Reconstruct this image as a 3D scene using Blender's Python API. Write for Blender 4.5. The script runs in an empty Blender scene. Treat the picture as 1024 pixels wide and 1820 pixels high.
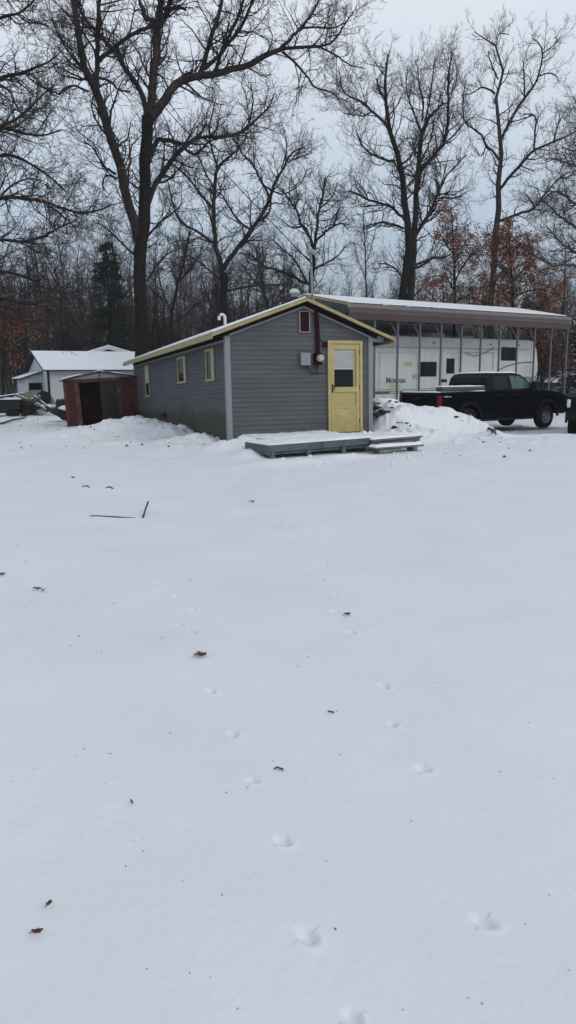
import bpy, bmesh, math, random
import numpy as np
from math import radians as RD, sin, cos, pi
from mathutils import Vector, Matrix
SC = bpy.context.scene
COL = SC.collection
# ------------------------------------------------------------------ camera
F = 1290.0; PITCH = math.atan(235/1290.0); ROLL = RD(0.6); EYE = 1.5
cR = np.array([1, 0, 0.0]); cF = np.array([0, cos(PITCH), -sin(PITCH)]); cU = np.cross(cR, cF)
cam = bpy.data.cameras.new('camera'); camo = bpy.data.objects.new('camera', cam); COL.objects.link(camo)
cam.sensor_fit = 'VERTICAL'; cam.sensor_height = 24; cam.lens = F/1820*24
cam.clip_start = .05; cam.clip_end = 3000
r2 = cR*cos(ROLL)-cU*sin(ROLL); u2 = cR*sin(ROLL)+cU*cos(ROLL)
camo.matrix_world = Matrix(((r2[0], u2[0], -cF[0], 0), (r2[1], u2[1], -cF[1], 0), (r2[2], u2[2], -cF[2], EYE), (0, 0, 0, 1)))
SC.camera = camo
def ray(px, py):
    x = px-512; y = 910-py; c, s = cos(-ROLL), sin(-ROLL)
    return cR*(c*x-s*y)+cU*(s*x+c*y)+cF*F
def at(px, py, Y):
    d = ray(px, py); return np.array([0, 0, EYE])+d*(Y/d[1])
def atz(px, py, z=0):
    d = ray(px, py); return np.array([0, 0, EYE])+d*((z-EYE)/d[2])
# ------------------------------------------------------------------ world, sun, exposure
W = bpy.data.worlds.new('World'); SC.world = W; W.use_nodes = True
nt = W.node_tree; nt.nodes.clear(); N = nt.nodes.new; Lk = nt.links.new
out = N('ShaderNodeOutputWorld'); bg1 = N('ShaderNodeBackground'); bg2 = N('ShaderNodeBackground'); add = N('ShaderNodeAddShader')
sky = N('ShaderNodeTexSky'); sky.sky_type = 'NISHITA'; sky.sun_disc = False; sky.sun_elevation = RD(40); sky.sun_rotation = RD(130); sky.dust_density = 3
bg1.inputs[1].default_value = 0.05; Lk(sky.outputs[0], bg1.inputs[0])
tc = N('ShaderNodeTexCoord'); sp = N('ShaderNodeSeparateXYZ'); Lk(tc.outputs['Generated'], sp.inputs[0])
cr = N('ShaderNodeValToRGB'); e = cr.color_ramp.elements
e[0].position = 0.0; e[0].color = (.36, .41, .485, 1); e[1].position = 1; e[1].color = (.61, .67, .74, 1)
for p, c in ((.12, (.43, .50, .60, 1)), (.20, (.56, .64, .74, 1)), (.30, (.76, .82, .90, 1)), (.42, (.93, .97, 1.02, 1)), (.6, (.70, .77, .83, 1))):
    x = e.new(p); x.color = c
noi = N('ShaderNodeTexNoise'); noi.inputs['Scale'].default_value = 2.2; noi.inputs['Detail'].default_value = 3
mpn = N('ShaderNodeMapping'); mpn.inputs['Scale'].default_value = (1, 1, 3.0); Lk(tc.outputs['Generated'], mpn.inputs[0]); Lk(mpn.outputs[0], noi.inputs[0])
ma = N('ShaderNodeMath'); ma.operation = 'MULTIPLY_ADD'; ma.inputs[1].default_value = .10; Lk(noi.outputs[0], ma.inputs[0])
ma2 = N('ShaderNodeMath'); ma2.operation = 'SUBTRACT'; ma2.inputs[1].default_value = .05; Lk(sp.outputs[2], ma2.inputs[0]); Lk(ma2.outputs[0], ma.inputs[2])
Lk(ma.outputs[0], cr.inputs[0]); Lk(cr.outputs[0], bg2.inputs[0]); bg2.inputs[1].default_value = .95
Lk(bg1.outputs[0], add.inputs[0]); Lk(bg2.outputs[0], add.inputs[1]); Lk(add.outputs[0], out.inputs[0])
sl = bpy.data.lights.new('sun', 'SUN'); sl.energy = .7; sl.angle = RD(14); sl.color = (1, .97, .93)
so = bpy.data.objects.new('sun', sl); COL.objects.link(so); so.rotation_euler = (RD(50), 0, RD(50)); so.location = (0, 0, 30)
SC.view_settings.view_transform = 'Standard'; SC.view_settings.look = 'None'; SC.view_settings.exposure = -0.32; SC.view_settings.gamma = 1
SC.render.engine = 'CYCLES'

# ------------------------------------------------------------------ materials
def mat(name, col, rough=.7, spec=.3, metal=0, n=None, bump=None, c2=None, mask=None):
    """n=(scale, amount) brightness noise; c2=(colour, scale, lo, hi) second colour in patches; bump=(scale, strength, dist)"""
    m = bpy.data.materials.new(name); m.use_nodes = True; t = m.node_tree; b = t.nodes['Principled BSDF']
    b.inputs['Base Color'].default_value = (*col, 1); b.inputs['Roughness'].default_value = rough
    b.inputs['Specular IOR Level'].default_value = spec; b.inputs['Metallic'].default_value = metal
    co = t.nodes.new('ShaderNodeTexCoord'); src = None
    def noise(scale, det=5, stretch=None):
        x = t.nodes.new('ShaderNodeTexNoise'); x.inputs['Scale'].default_value = scale; x.inputs['Detail'].default_value = det
        if stretch:
            mp = t.nodes.new('ShaderNodeMapping'); mp.inputs['Scale'].default_value = stretch
            t.links.new(co.outputs['Object'], mp.inputs[0]); t.links.new(mp.outputs[0], x.inputs['Vector'])
        else: t.links.new(co.outputs['Object'], x.inputs['Vector'])
        return x
    if n:
        x = noise(n[0], 6, n[2] if len(n) > 2 else None); r = t.nodes.new('ShaderNodeMapRange')
        r.inputs['From Min'].default_value = .3; r.inputs['From Max'].default_value = .7
        r.inputs['To Min'].default_value = 1-n[1]; r.inputs['To Max'].default_value = 1+n[1]
        t.links.new(x.outputs[0], r.inputs[0])
        v = t.nodes.new('ShaderNodeVectorMath'); v.operation = 'SCALE'; v.inputs[0].default_value = col
        t.links.new(r.outputs[0], v.inputs['Scale']); src = v.outputs[0]
    if c2:
        x = noise(c2[1], 6); r = t.nodes.new('ShaderNodeMapRange'); r.inputs['From Min'].default_value = c2[2]; r.inputs['From Max'].default_value = c2[3]
        t.links.new(x.outputs[0], r.inputs[0]); mx = t.nodes.new('ShaderNodeMix'); mx.data_type = 'RGBA'
        t.links.new(r.outputs[0], mx.inputs[0])
        if src: t.links.new(src, mx.inputs[6])
        else: mx.inputs[6].default_value = (*col, 1)
        mx.inputs[7].default_value = (*c2[0], 1); src = mx.outputs[2]
    if src: t.links.new(src, b.inputs['Base Color'])
    if bump:
        x = noise(bump[0], 8, bump[3] if len(bump) > 3 else None); bp = t.nodes.new('ShaderNodeBump'); bp.inputs['Strength'].default_value = bump[1]; bp.inputs['Distance'].default_value = bump[2]
        t.links.new(x.outputs[0], bp.inputs['Height']); t.links.new(bp.outputs[0], b.inputs['Normal'])
    return m
M = {}
M['snow'] = mat('snow', (.70, .73, .762), .6, .35, n=(1.1, .035), bump=(26, .3, .012))
M['snowcap'] = mat('snow_cap', (.77, .80, .83), .6, .3, n=(6, .05), bump=(12, .5, .02))
M['bark'] = mat('bark', (.020, .018, .0165), .95, .1, n=(9, .45, (3, 3, .7)), bump=(14, .9, .03, (3, 3, .5)))
M['bark2'] = mat('bark_grey', (.052, .047, .045), .95, .1, n=(9, .4, (3, 3, .7)), bump=(14, .8, .03, (3, 3, .5)))
M['twig'] = mat('twig', (.038, .031, .030), .95, .1, n=(2, .3))
M['twig2'] = mat('twig_grey', (.098, .085, .083), .95, .1, n=(2, .3))  # grey lightened, part of the distance haze is put into this colour
M['farwood'] = mat('far_wood', (.13, .12, .125), .95, .05, n=(.6, .3))  # paled so that the colour itself carries some haze
M['rust_leaf'] = mat('rust_leaf', (.27, .105, .054), .8, .2, n=(3, .5), c2=((.15, .07, .045), 1.5, .45, .6))
M['needle'] = mat('needle', (.034, .046, .036), .8, .2, n=(3, .4))
M['needle2'] = mat('needle_dark', (.026, .034, .030), .8, .2, n=(3, .4))
M['siding'] = mat('grey_siding', (.084, .088, .094), .65, .25, n=(1.2, .15, (.6, .6, 5)), bump=(40, .1, .003, (1, 1, 8)))
M['siding_side'] = mat('grey_siding_dirty', (.080, .084, .090), .65, .25, n=(1.0, .17, (.6, .6, 5)), bump=(40, .1, .003, (1, 1, 8)))
M['trimgrey'] = mat('trim_grey', (.22, .235, .255), .6, .3, n=(4, .08))
M['yellow'] = mat('yellow_paint', (.43, .355, .15), .5, .35, n=(5, .12), c2=((.36, .30, .15), 9, .6, .8))
M['yellow_old'] = mat('yellow_board', (.33, .285, .145), .6, .3, n=(3, .15, (1, 1, 4)))
M['yellow_in'] = mat('yellow_inner_door', (.36, .30, .13), .6, .3, n=(2, .06))
M['maroon'] = mat('maroon_paint', (.024, .008, .011), .8, .08, n=(4, .15))
M['glass'] = mat('dark_glass', (.008, .011, .013), .08, .16)
M['glassgreen'] = mat('green_glass', (.055, .12, .10), .08, .35, c2=((.02, .05, .045), 2.2, .45, .6))
M['curtain'] = mat('curtain', (.36, .37, .37), .8, .2, n=(8, .08))
M['white'] = mat('white_paint', (.62, .63, .64), .5, .3, n=(3, .05))
M['boxgrey'] = mat('steel_grey', (.20, .22, .25), .5, .4, n=(5, .06))
M['wiregrey'] = mat('galvanised', (.27, .28, .29), .5, .4, n=(7, .1))
M['black'] = mat('black_plastic', (.012, .012, .013), .6, .3)
M['deck'] = mat('grey_deck_paint', (.085, .112, .128), .7, .25, n=(6, .25, (1, 6, 6)), c2=((.055, .065, .072), 7, .55, .7))
M['deckwood'] = mat('grey_weathered_wood', (.15, .15, .15), .8, .2, n=(6, .3, (1, 6, 6)))
M['roofdark'] = mat('roof_shingle', (.05, .05, .052), .9, .1, n=(20, .3))
M['cp_post'] = mat('galvanised_steel', (.115, .125, .135), .45, .4, metal=.3, n=(5, .12))
M['cp_panel'] = mat('brown_metal_panel', (.135, .115, .117), .5, .4, n=(2, .08))
M['cp_panel2'] = mat('maroon_metal_panel', (.062, .036, .037), .5, .35, n=(2, .1))
M['cp_under'] = mat('ceiling_metal', (.22, .23, .235), .6, .3, n=(3, .15))
M['rv'] = mat('trailer_white', (.50, .52, .51), .4, .4, n=(1.5, .06, (3, 3, .4)), c2=((.38, .39, .38), .8, .5, .75))
M['rvgrey'] = mat('trailer_grey', (.30, .32, .34), .4, .4, n=(2, .05))
M['rvdark'] = mat('trailer_stripe', (.07, .08, .09), .4, .4)
M['rvtan'] = mat('trailer_tan_decal', (.42, .38, .27), .5, .3)
M['truck'] = mat('black_truck_paint', (.003, .0038, .0068), .3, .10, n=(3, .15))
M['flare'] = mat('dark_flare', (.009, .010, .013), .5, .12)
M['tyre'] = mat('tyre', (.014, .014, .015), .85, .2, n=(20, .3))
M['rim'] = mat('rim', (.22, .22, .215), .4, .5, metal=.5)
M['chrome'] = mat('chrome', (.4, .41, .42), .25, .5, metal=.8)
M['redlamp'] = mat('red_lens', (.13, .01, .012), .25, .5)
M['lamp'] = mat('clear_lens', (.6, .62, .6), .2, .5)
M['toolbox'] = mat('tool_box', (.07, .073, .078), .4, .4)
M['hwhite'] = mat('white_house_siding', (.50, .52, .54), .7, .2, n=(1.3, .06, (1, 1, 7)))
M['hblue'] = mat('blue_house_siding', (.13, .16, .19), .7, .2, n=(1.3, .06, (1, 1, 7)))
M['hdark'] = mat('dark_trim', (.018, .018, .022), .6, .2)
M['brown'] = mat('brown_metal', (.048, .008, .0065), .5, .35, n=(3, .3, (1, 1, .4)))
M['rust'] = mat('rusty_tan', (.080, .032, .019), .7, .25, n=(4, .5, (2, 2, .5)), c2=((.12, .078, .048), 3, .5, .65))
M['shedin'] = mat('inner_panel', (.034, .027, .024), .7, .2, n=(4, .3, (2, 2, .5)))
M['tarp'] = mat('beige_canvas', (.22, .20, .155), .8, .2, n=(4, .2))
M['log'] = mat('log', (.085, .06, .045), .9, .1, n=(6, .4))
M['stone_crevice'] = mat('rubble', (.06, .042, .038), .9, .1, n=(6, .4))
M['leafd'] = mat('dead_leaf', (.14, .066, .046), .8, .2, n=(30, .4))
M['wire'] = mat('black_wire', (.03, .03, .032), .7, .2)
M['deadleafm'] = mat('snowy_litter', (.16, .15, .15), .9, .1, n=(3, .4))

# side of the cabin: greenish brown dirt on the lowest boards
t = M['siding_side'].node_tree; b = t.nodes['Principled BSDF']
src = b.inputs['Base Color'].links[0].from_socket
co = t.nodes.new('ShaderNodeTexCoord'); sx = t.nodes.new('ShaderNodeSeparateXYZ'); t.links.new(co.outputs['Object'], sx.inputs[0])
no = t.nodes.new('ShaderNodeTexNoise'); no.inputs['Scale'].default_value = 1.5; t.links.new(co.outputs['Object'], no.inputs[0])
mm = t.nodes.new('ShaderNodeMath'); mm.operation = 'MULTIPLY_ADD'; mm.inputs[1].default_value = -.35; t.links.new(no.outputs[0], mm.inputs[0]); t.links.new(sx.outputs[2], mm.inputs[2])
mr = t.nodes.new('ShaderNodeMapRange'); mr.inputs['From Min'].default_value = .5; mr.inputs['From Max'].default_value = .25; t.links.new(mm.outputs[0], mr.inputs[0])
mx = t.nodes.new('ShaderNodeMix'); mx.data_type = 'RGBA'; t.links.new(mr.outputs[0], mx.inputs[0]); t.links.new(src, mx.inputs[6]); mx.inputs[7].default_value = (.048, .045, .034, 1)
t.links.new(mx.outputs[2], b.inputs['Base Color'])

# ------------------------------------------------------------------ helpers
def tag(o, label=None, cat=None, group=None, kind=None):
    if label: o['label'] = label
    if cat: o['category'] = cat
    if group: o['group'] = group
    if kind: o['kind'] = kind
    return o
def empty(name, loc=(0, 0, 0), rz=0, label=None, cat=None, group=None, rx=0, ry=0):
    o = bpy.data.objects.new(name, None); COL.objects.link(o); o.location = [float(v) for v in loc]; o.rotation_euler = (rx, ry, rz); o.empty_display_size = .2
    return tag(o, label, cat, group)
def copy_tree(o, parent=None, label=None):
    c = o.copy(); COL.objects.link(c)
    if parent: c.parent = parent
    if label: c['label'] = label
    for ch in list(o.children): copy_tree(ch, c)
    return c
class MB:
    def __init__(s): s.v = []; s.f = []
    def add(s, vs, fs):
        o = len(s.v); s.v += [tuple(map(float, v)) for v in vs]; s.f += [tuple(i+o for i in f) for f in fs]; return s
    def box(s, x0, x1, y0, y1, z0, z1):
        return s.add([(x0, y0, z0), (x1, y0, z0), (x1, y1, z0), (x0, y1, z0), (x0, y0, z1), (x1, y0, z1), (x1, y1, z1), (x0, y1, z1)],
                     [(0, 3, 2, 1), (4, 5, 6, 7), (0, 1, 5, 4), (1, 2, 6, 5), (2, 3, 7, 6), (3, 0, 4, 7)])
    def prism(s, poly, a, b, ax='y'):
        """poly of (u,v); ax is the extrusion axis: y -> (u,a,v), x -> (a,u,v), z -> (u,v,a)"""
        f = {'y': lambda u, v, w: (u, w, v), 'x': lambda u, v, w: (w, u, v), 'z': lambda u, v, w: (u, v, w)}[ax]
        n = len(poly); vs = [f(u, v, a) for u, v in poly]+[f(u, v, b) for u, v in poly]
        fs = [tuple(range(n)), tuple(range(2*n-1, n-1, -1))]+[(i, i+n, (i+1) % n+n, (i+1) % n) for i in range(n)]
        return s.add(vs, fs)
    def tube(s, pts, r, n=8, cap=True):
        pts = [np.array(p, float) for p in pts]; K = len(pts); rr = r if hasattr(r, '__len__') else [r]*K; vs = []
        for i, p in enumerate(pts):
            t = pts[min(i+1, K-1)]-pts[max(i-1, 0)]; t /= (np.linalg.norm(t)+1e-9)
            a = np.cross(t, [0, 0, 1.0] if abs(t[2]) < .9 else [1.0, 0, 0]); a /= np.linalg.norm(a); b = np.cross(t, a)
            for k in range(n): vs.append(p+rr[i]*(a*cos(2*pi*k/n)+b*sin(2*pi*k/n)))
        fs = [(i*n+k, i*n+(k+1) % n, (i+1)*n+(k+1) % n, (i+1)*n+k) for i in range(K-1) for k in range(n)]
        if cap: fs += [tuple(range(n-1, -1, -1)), tuple((K-1)*n+k for k in range(n))]
        return s.add(vs, fs)
    def sheet(s, quad): return s.add(quad, [tuple(range(len(quad)))])
    def build(s, name, m, parent=None, bevel=0, smooth=False, seg=2):
        me = bpy.data.meshes.new(name); me.from_pydata(s.v, [], s.f); me.validate()
        bm = bmesh.new(); bm.from_mesh(me); bmesh.ops.recalc_face_normals(bm, faces=bm.faces); bm.to_mesh(me); bm.free()
        o = bpy.data.objects.new(name, me); COL.objects.link(o); me.materials.append(M[m] if isinstance(m, str) else m)
        if parent: o.parent = parent
        if smooth: me.polygons.foreach_set('use_smooth', [True]*len(me.polygons))
        if bevel:
            b = o.modifiers.new('bevel', 'BEVEL'); b.width = bevel; b.segments = seg; b.limit_method = 'ANGLE'; b.angle_limit = RD(35)
        return o
def B(x0, x1, y0, y1, z0, z1): return MB().box(x0, x1, y0, y1, z0, z1)
def npmesh(name, V, Fq, m, parent=None, smooth=True, tri=False):
    me = bpy.data.meshes.new(name); V = np.ascontiguousarray(V, dtype=np.float32); Fq = np.ascontiguousarray(Fq, dtype=np.int32)
    k = Fq.shape[1]; me.vertices.add(len(V)); me.vertices.foreach_set('co', V.ravel())
    me.loops.add(Fq.size); me.loops.foreach_set('vertex_index', Fq.ravel())
    me.polygons.add(len(Fq)); me.polygons.foreach_set('loop_start', np.arange(0, Fq.size, k, dtype=np.int32))
    me.polygons.foreach_set('loop_total', np.full(len(Fq), k, dtype=np.int32))
    me.polygons.foreach_set('use_smooth', np.full(len(Fq), smooth)); me.update(calc_edges=True); me.validate()
    me.materials.append(M[m] if isinstance(m, str) else m)
    o = bpy.data.objects.new(name, me); COL.objects.link(o)
    if parent: o.parent = parent
    return o

# ------------------------------------------------------------------ ground
_rs = np.random.default_rng(5)
_gr = _rs.random((64, 64))
def vnoise(x, y):
    xi = np.floor(x).astype(int); yi = np.floor(y).astype(int); fx = x-xi; fy = y-yi; fx = fx*fx*(3-2*fx); fy = fy*fy*(3-2*fy)
    g = lambda a, b: _gr[a % 64, b % 64]
    return (g(xi, yi)*(1-fx)+g(xi+1, yi)*fx)*(1-fy)+(g(xi, yi+1)*(1-fx)+g(xi+1, yi+1)*fx)*fy-.5
def sm(a, b, x):
    t = np.clip((x-a)/(b-a), 0, 1); return t*t*(3-2*t)
MOUNDS = []   # x, y, height, sx, sy, angle
def mound(px, py, Y, h, sx, sy, ang=0, zoff=0):
    p = at(px, py, Y); MOUNDS.append([p[0], p[1], p[2] if h else None, sx, sy, ang])
# left bank along the cabin's long wall
mound(252, 745, 20.6, .42, .9, 1.1, 20); mound(205, 748, 20.5, .33, .8, .8); mound(300, 756, 19.2, .26, .8, .8, 20)
mound(160, 756, 20.5, .25, .9, .8); mound(120, 772, 19.0, .1, 1.2, .8); mound(330, 792, 15.8, .1, 1.0, .7); mound(230, 785, 17.2, .1, 1.3, .8); mound(355, 772, 17.0, .20, .8, .45, 20); mound(232, 742, 23.0, .30, .9, 1.2)
mound(130, 766, 20, .12, .8, .6); MOUNDS.append([-1.22, 15.50, .27, .55, .5, 20]); MOUNDS.append([-.72, 15.42, .31, .38, .42, 25])
# low bank in front of the deck
mound(436, 797, 14.6, .17, .35, .45); 
mound(610, 806, 14.0, .1, .8, .22, 28); mound(500, 816, 13.2, .1, .9, .22, 20)
# right bank beside the cabin
mound(700, 727, 18.6, .46, .75, .8, 20); mound(745, 726, 19.3, .62, .75, .7, 20); mound(785, 727, 19.8, .50, .7, .65, 20)
mound(812, 731, 20.2, .4, .6, .6, 20); mound(834, 742, 20.2, .32, .55, .5, 20); mound(856, 753, 19.8, .3, .55, .5); mound(876, 768, 18.6, .17, .5, .5); mound(690, 722, 20.0, .35, .8, .7)
mound(770, 765, 17.6, .2, .7, .4, 20); mound(710, 768, 17.0, .2, .6, .35, 20)
# footprints: pixel x, y, half width, half length (px), depth m
PRINTS = []
for (x, y) in [(430, 880), (447, 888), (462, 899), (481, 912), (496, 921), (513, 933), (528, 948), (547, 964), (549, 983), (577, 1003), (574, 1030), (597, 1058), (597, 1090),
               (625, 1127), (681, 1222), (697, 1290), (752, 1368), (860, 1638), (330, 838), (362, 846), (388, 856), (410, 868)]:
    PRINTS.append((x, y, 1))
for (x, y) in [(192, 937), (197, 950), (214, 964), (221, 981), (245, 998), (252, 1015), (282, 1034), (312, 1060), (343, 1084), (319, 1112), (343, 1126), (374, 1230),
               (412, 1305), (449, 1387), (502, 1495), (545, 1665), (626, 1812)]:
    PRINTS.append((x, y, 1))
for (x, y) in [(250, 1040), (80, 1520), (180, 1360), (30, 1440), (530, 1152), (700, 1330), (15, 1060), (205, 1450), (640, 1010), (690, 1150)]:
    PRINTS.append((x, y, .22))
PW = [(atz(x, y, 0), k) for x, y, k in PRINTS]
def gbase(x, y):
    z = .05*sm(9, 15, y)-.32*sm(18.5, 24, y)*sm(1, 4.5, x)-.12*sm(20, 28, y)*(1-sm(1, 4.5, x))-.05
    return z*sm(3, 12, y)+.5*sm(60, 160, np.hypot(x, y))
def gker(m, x, y):
    c, s = cos(RD(m[5])), sin(RD(m[5])); u = ((x-m[0])*c+(y-m[1])*s)/m[3]; v = (-(x-m[0])*s+(y-m[1])*c)/m[4]
    return np.exp(-(u*u+v*v)**1.15)
_A = np.array([[float(gker(m, np.float64(q[0]), np.float64(q[1]))) for m in MOUNDS] for q in MOUNDS]); _b = np.array([m[2]-float(gbase(np.float64(m[0]), np.float64(m[1]))) for m in MOUNDS])
HS = np.clip(np.linalg.solve(_A.T@_A+.006*np.eye(len(MOUNDS)), _A.T@_b), 0, None)
def gh(x, y, fine=True):
    x = np.asarray(x, float); y = np.asarray(y, float)
    z = gbase(x, y); mz = 0
    for h, m in zip(HS, MOUNDS): mz = mz+h*gker(m, x, y)
    z = z+mz; bank = sm(.04, .25, mz)
    amp = .35+.65*sm(13, 16, y)
    z = z+amp*(.07*vnoise(x*.45+3, y*.45)+.03*vnoise(x*1.3, y*1.3+7))
    rough = .25*sm(12.6, 13.6, y)+.4*sm(15, 17, y)
    if fine:
        z = z+(rough+1.1*bank)*(.085*vnoise(x*3+1, y*3)+.05*vnoise(x*7, y*7)+.012*vnoise(x*15, y*15))+.0025*vnoise(x*9, y*9)+.005*vnoise(x*3, y*3)
        rr_ = 1-np.abs(vnoise(x*5+9, y*5)*2); z = z+bank*.035*np.clip(rr_-.7, 0, 1)*3
        for i, (p, k) in enumerate(PW):
            a = RD(110+(i*37) % 50); c, s = cos(a), sin(a); sz = .016+.006*((i*7) % 5)/5
            if k < 1: sz *= 3
            near = (np.abs(x-p[0]) < .4) & (np.abs(y-p[1]) < .4)
            if not near.any(): continue
            u = ((x[near]-p[0])*c+(y[near]-p[1])*s); v = (-(x[near]-p[0])*s+(y[near]-p[1])*c)
            w_ = vnoise(u*40+i, v*40)*.6; q = (u/(sz*1.5))**2+(v/sz)**2+w_
            q = np.maximum(q, 0)
            z[near] += -k*.017*np.exp(-q**1.4)+.004*k*np.exp(-(np.sqrt(q)-1.6)**2*3)*(u < 0)
    return z
ys = np.arange(1905, 712, -1.7)
rad = [(EYE)*1/math.tan(PITCH+math.atan((y-910)/F)) for y in ys]
rad = [.25, .6, .95, 1.2]+[r for r in rad if r > 1.25]
while rad[-1] < 900: rad.append(rad[-1]*1.05)
th = np.concatenate([np.arange(-180, -24, 3.), np.arange(-24, 24, .072), np.arange(24, 180, 3.)])
th = np.radians(th)
rad = np.array(sorted([r for r in rad if not 13.2 < r < 24.0]+list(np.arange(13.2, 24.0, .065))))
TT, RR = np.meshgrid(th, rad); GX = RR*np.sin(TT); GY = RR*np.cos(TT)
GZ = gh(GX.ravel(), GY.ravel()).reshape(GX.shape)
V = np.stack([GX, GY, GZ], -1).reshape(-1, 3); nr, nc = GX.shape
V = np.vstack([V, [[0, 0, float(GZ[0].mean())]]])
i, j = np.meshgrid(np.arange(nr-1), np.arange(nc), indexing='ij'); j2 = (j+1) % nc
Q = np.stack([i*nc+j, i*nc+j2, (i+1)*nc+j2, (i+1)*nc+j], -1).reshape(-1, 4)
me = bpy.data.meshes.new('snow_ground')
cen = len(V)-1; jj = np.arange(nc); tri = np.stack([jj, np.full(nc, cen), (jj+1) % nc], -1)
me.vertices.add(len(V)); me.vertices.foreach_set('co', V.astype(np.float32).ravel())
li = np.concatenate([Q.ravel(), tri.ravel()]).astype(np.int32); me.loops.add(len(li)); me.loops.foreach_set('vertex_index', li)
me.polygons.add(len(Q)+len(tri))
me.polygons.foreach_set('loop_start', np.concatenate([np.arange(0, Q.size, 4), Q.size+np.arange(0, tri.size, 3)]).astype(np.int32))
me.polygons.foreach_set('loop_total', np.concatenate([np.full(len(Q), 4), np.full(len(tri), 3)]).astype(np.int32))
me.polygons.foreach_set('use_smooth', np.ones(len(Q)+len(tri), bool)); me.update(calc_edges=True); me.validate()
bm = bmesh.new(); bm.from_mesh(me); bmesh.ops.recalc_face_normals(bm, faces=bm.faces)
bm.faces.ensure_lookup_table()
if bm.faces[len(bm.faces)//2].normal.z < 0: bmesh.ops.reverse_faces(bm, faces=bm.faces)
bm.to_mesh(me); bm.free()
g = bpy.data.objects.new('snow_ground', me); COL.objects.link(g); tag(g, kind='structure')
# snow material of the ground: leaf litter and bare earth show through in patches towards the woods
mg = M['snow'].copy(); mg.name = 'snow_ground'; me.materials.append(mg); t = mg.node_tree; b = t.nodes['Principled BSDF']
src = b.inputs['Base Color'].links[0].from_socket; co = t.nodes.new('ShaderNodeTexCoord'); sx = t.nodes.new('ShaderNodeSeparateXYZ'); t.links.new(co.outputs['Object'], sx.inputs[0])
mr = t.nodes.new('ShaderNodeMapRange'); mr.inputs['From Min'].default_value = 23; mr.inputs['From Max'].default_value = 55; mr.inputs['To Min'].default_value = 0; mr.inputs['To Max'].default_value = .30
t.links.new(sx.outputs[1], mr.inputs[0]); n1 = t.nodes.new('ShaderNodeTexNoise'); n1.inputs['Scale'].default_value = 1.6; n1.inputs['Detail'].default_value = 8; n1.inputs['Roughness'].default_value = .7
t.links.new(co.outputs['Object'], n1.inputs[0])
ad = t.nodes.new('ShaderNodeMath'); ad.operation = 'ADD'; t.links.new(mr.outputs[0], ad.inputs[0]); t.links.new(n1.outputs[0], ad.inputs[1])
m2 = t.nodes.new('ShaderNodeMapRange'); m2.inputs['From Min'].default_value = .68; m2.inputs['From Max'].default_value = .76; t.links.new(ad.outputs[0], m2.inputs[0])
mx = t.nodes.new('ShaderNodeMix'); mx.data_type = 'RGBA'; t.links.new(m2.outputs[0], mx.inputs[0]); t.links.new(src, mx.inputs[6]); mx.inputs[7].default_value = (.10, .085, .075, 1)
t.links.new(mx.outputs[2], b.inputs['Base Color'])
def gz(x, y): return float(gh(np.array([x]), np.array([y]), False)[0])

# ------------------------------------------------------------------ cabin
YAW = .3735; TX = -.0278
cab = empty('cabin', (-1.309, 16.37, .2186), YAW, 'small grey vinyl sided cabin with yellow trimmed gable roof and yellow front door', 'cabin', rx=TX)
WD, LN, H, PK = 3.6, 11.8, 2.27, 2.94
CX = 1.86
def roofz(x): return H+(PK-H)*(x/CX if x < CX else (WD-x)/(WD-CX))
st = .1045
mb = MB(); z = -.25
while z < PK-.01:       # front wall with lapped boards
    z1 = min(z+st, PK-.003)
    def rng(zz):
        if zz <= H: return 0, WD
        k = (zz-H)/(PK-H); return CX*k, WD-(WD-CX)*k
    a0, b0 = rng(z); a1, b1 = rng(z1)
    mb.sheet([(a0, -.014, z), (b0, -.014, z), (b1, -.002, z1), (a1, -.002, z1)])
    mb.sheet([(a0, -.014, z), (b0, -.014, z), (b0, -.001, z), (a0, -.001, z)]); z = z1
wf = mb.build('wall', 'siding', cab)
mb = MB()
for side in (0, 1):
    z = -.25; X = 0 if side == 0 else WD; s = -1 if side == 0 else 1
    while z < H-.01:
        z1 = min(z+st, H)
        mb.sheet([(X+s*.014, 0, z), (X+s*.014, LN, z), (X+s*.002, LN, z1), (X+s*.002, 0, z1)])
        mb.sheet([(X+s*.014, 0, z), (X+s*.014, LN, z), (X+s*.001, LN, z), (X+s*.001, 0, z)]); z = z1
mb.build('wall', 'siding_side', cab)['label'] = 'long grey side walls with dirty lowest boards'
MB().prism([(0, -.3), (WD, -.3), (WD, H), (CX, PK), (0, H)], LN-.02, LN).build('wall', 'siding', cab)['label'] = 'rear wall'
for (x0, x1, y0, y1) in ((-.035, .085, -.035, .085), (WD-.085, WD+.03, -.035, .085), (-.03, .07, LN-.07, LN+.02)):
    B(x0, x1, y0, y1, -.2, H-.02).build('corner_trim', 'trimgrey', cab, .006)
# roof: slab, left overhang .38, right overhang .52, front overhang .3
OL, OR, OF = .36, .5, .26; RT = .055
sl_, sr_ = (PK-H)/CX, (PK-H)/(WD-CX)
zl = H-OL*sl_+.10; zr = H-OR*sr_+.10; zp = PK+.10
def roofprism(y0, y1, dz0, dz1, xl=-OL, xr=WD+OR):
    zl_ = zp-(CX-xl)*sl_; zr_ = zp-(xr-CX)*sr_
    return MB().prism([(xl, zl_+dz0), (CX, zp+dz0), (xr, zr_+dz0), (xr, zr_+dz1), (CX, zp+dz1), (xl, zl_+dz1)], y0, y1)
roof = roofprism(-OF+.03, LN+.2, 0, RT).build('roof', 'roofdark', cab)
zl_ = zp-(CX+OL-.01)*sl_; zr_ = zp-(WD+OR-.06-CX)*sr_
MB().prism([(-OL+.01, zl_+RT+.003), (CX-.02, zp-.01+RT+.003), (CX-.02, zp+RT+.03), (-OL+.01, zl_+RT+.040)], -OF+.04, LN+.2).build('snow_cover', 'snowcap', roof, .01)
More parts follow.
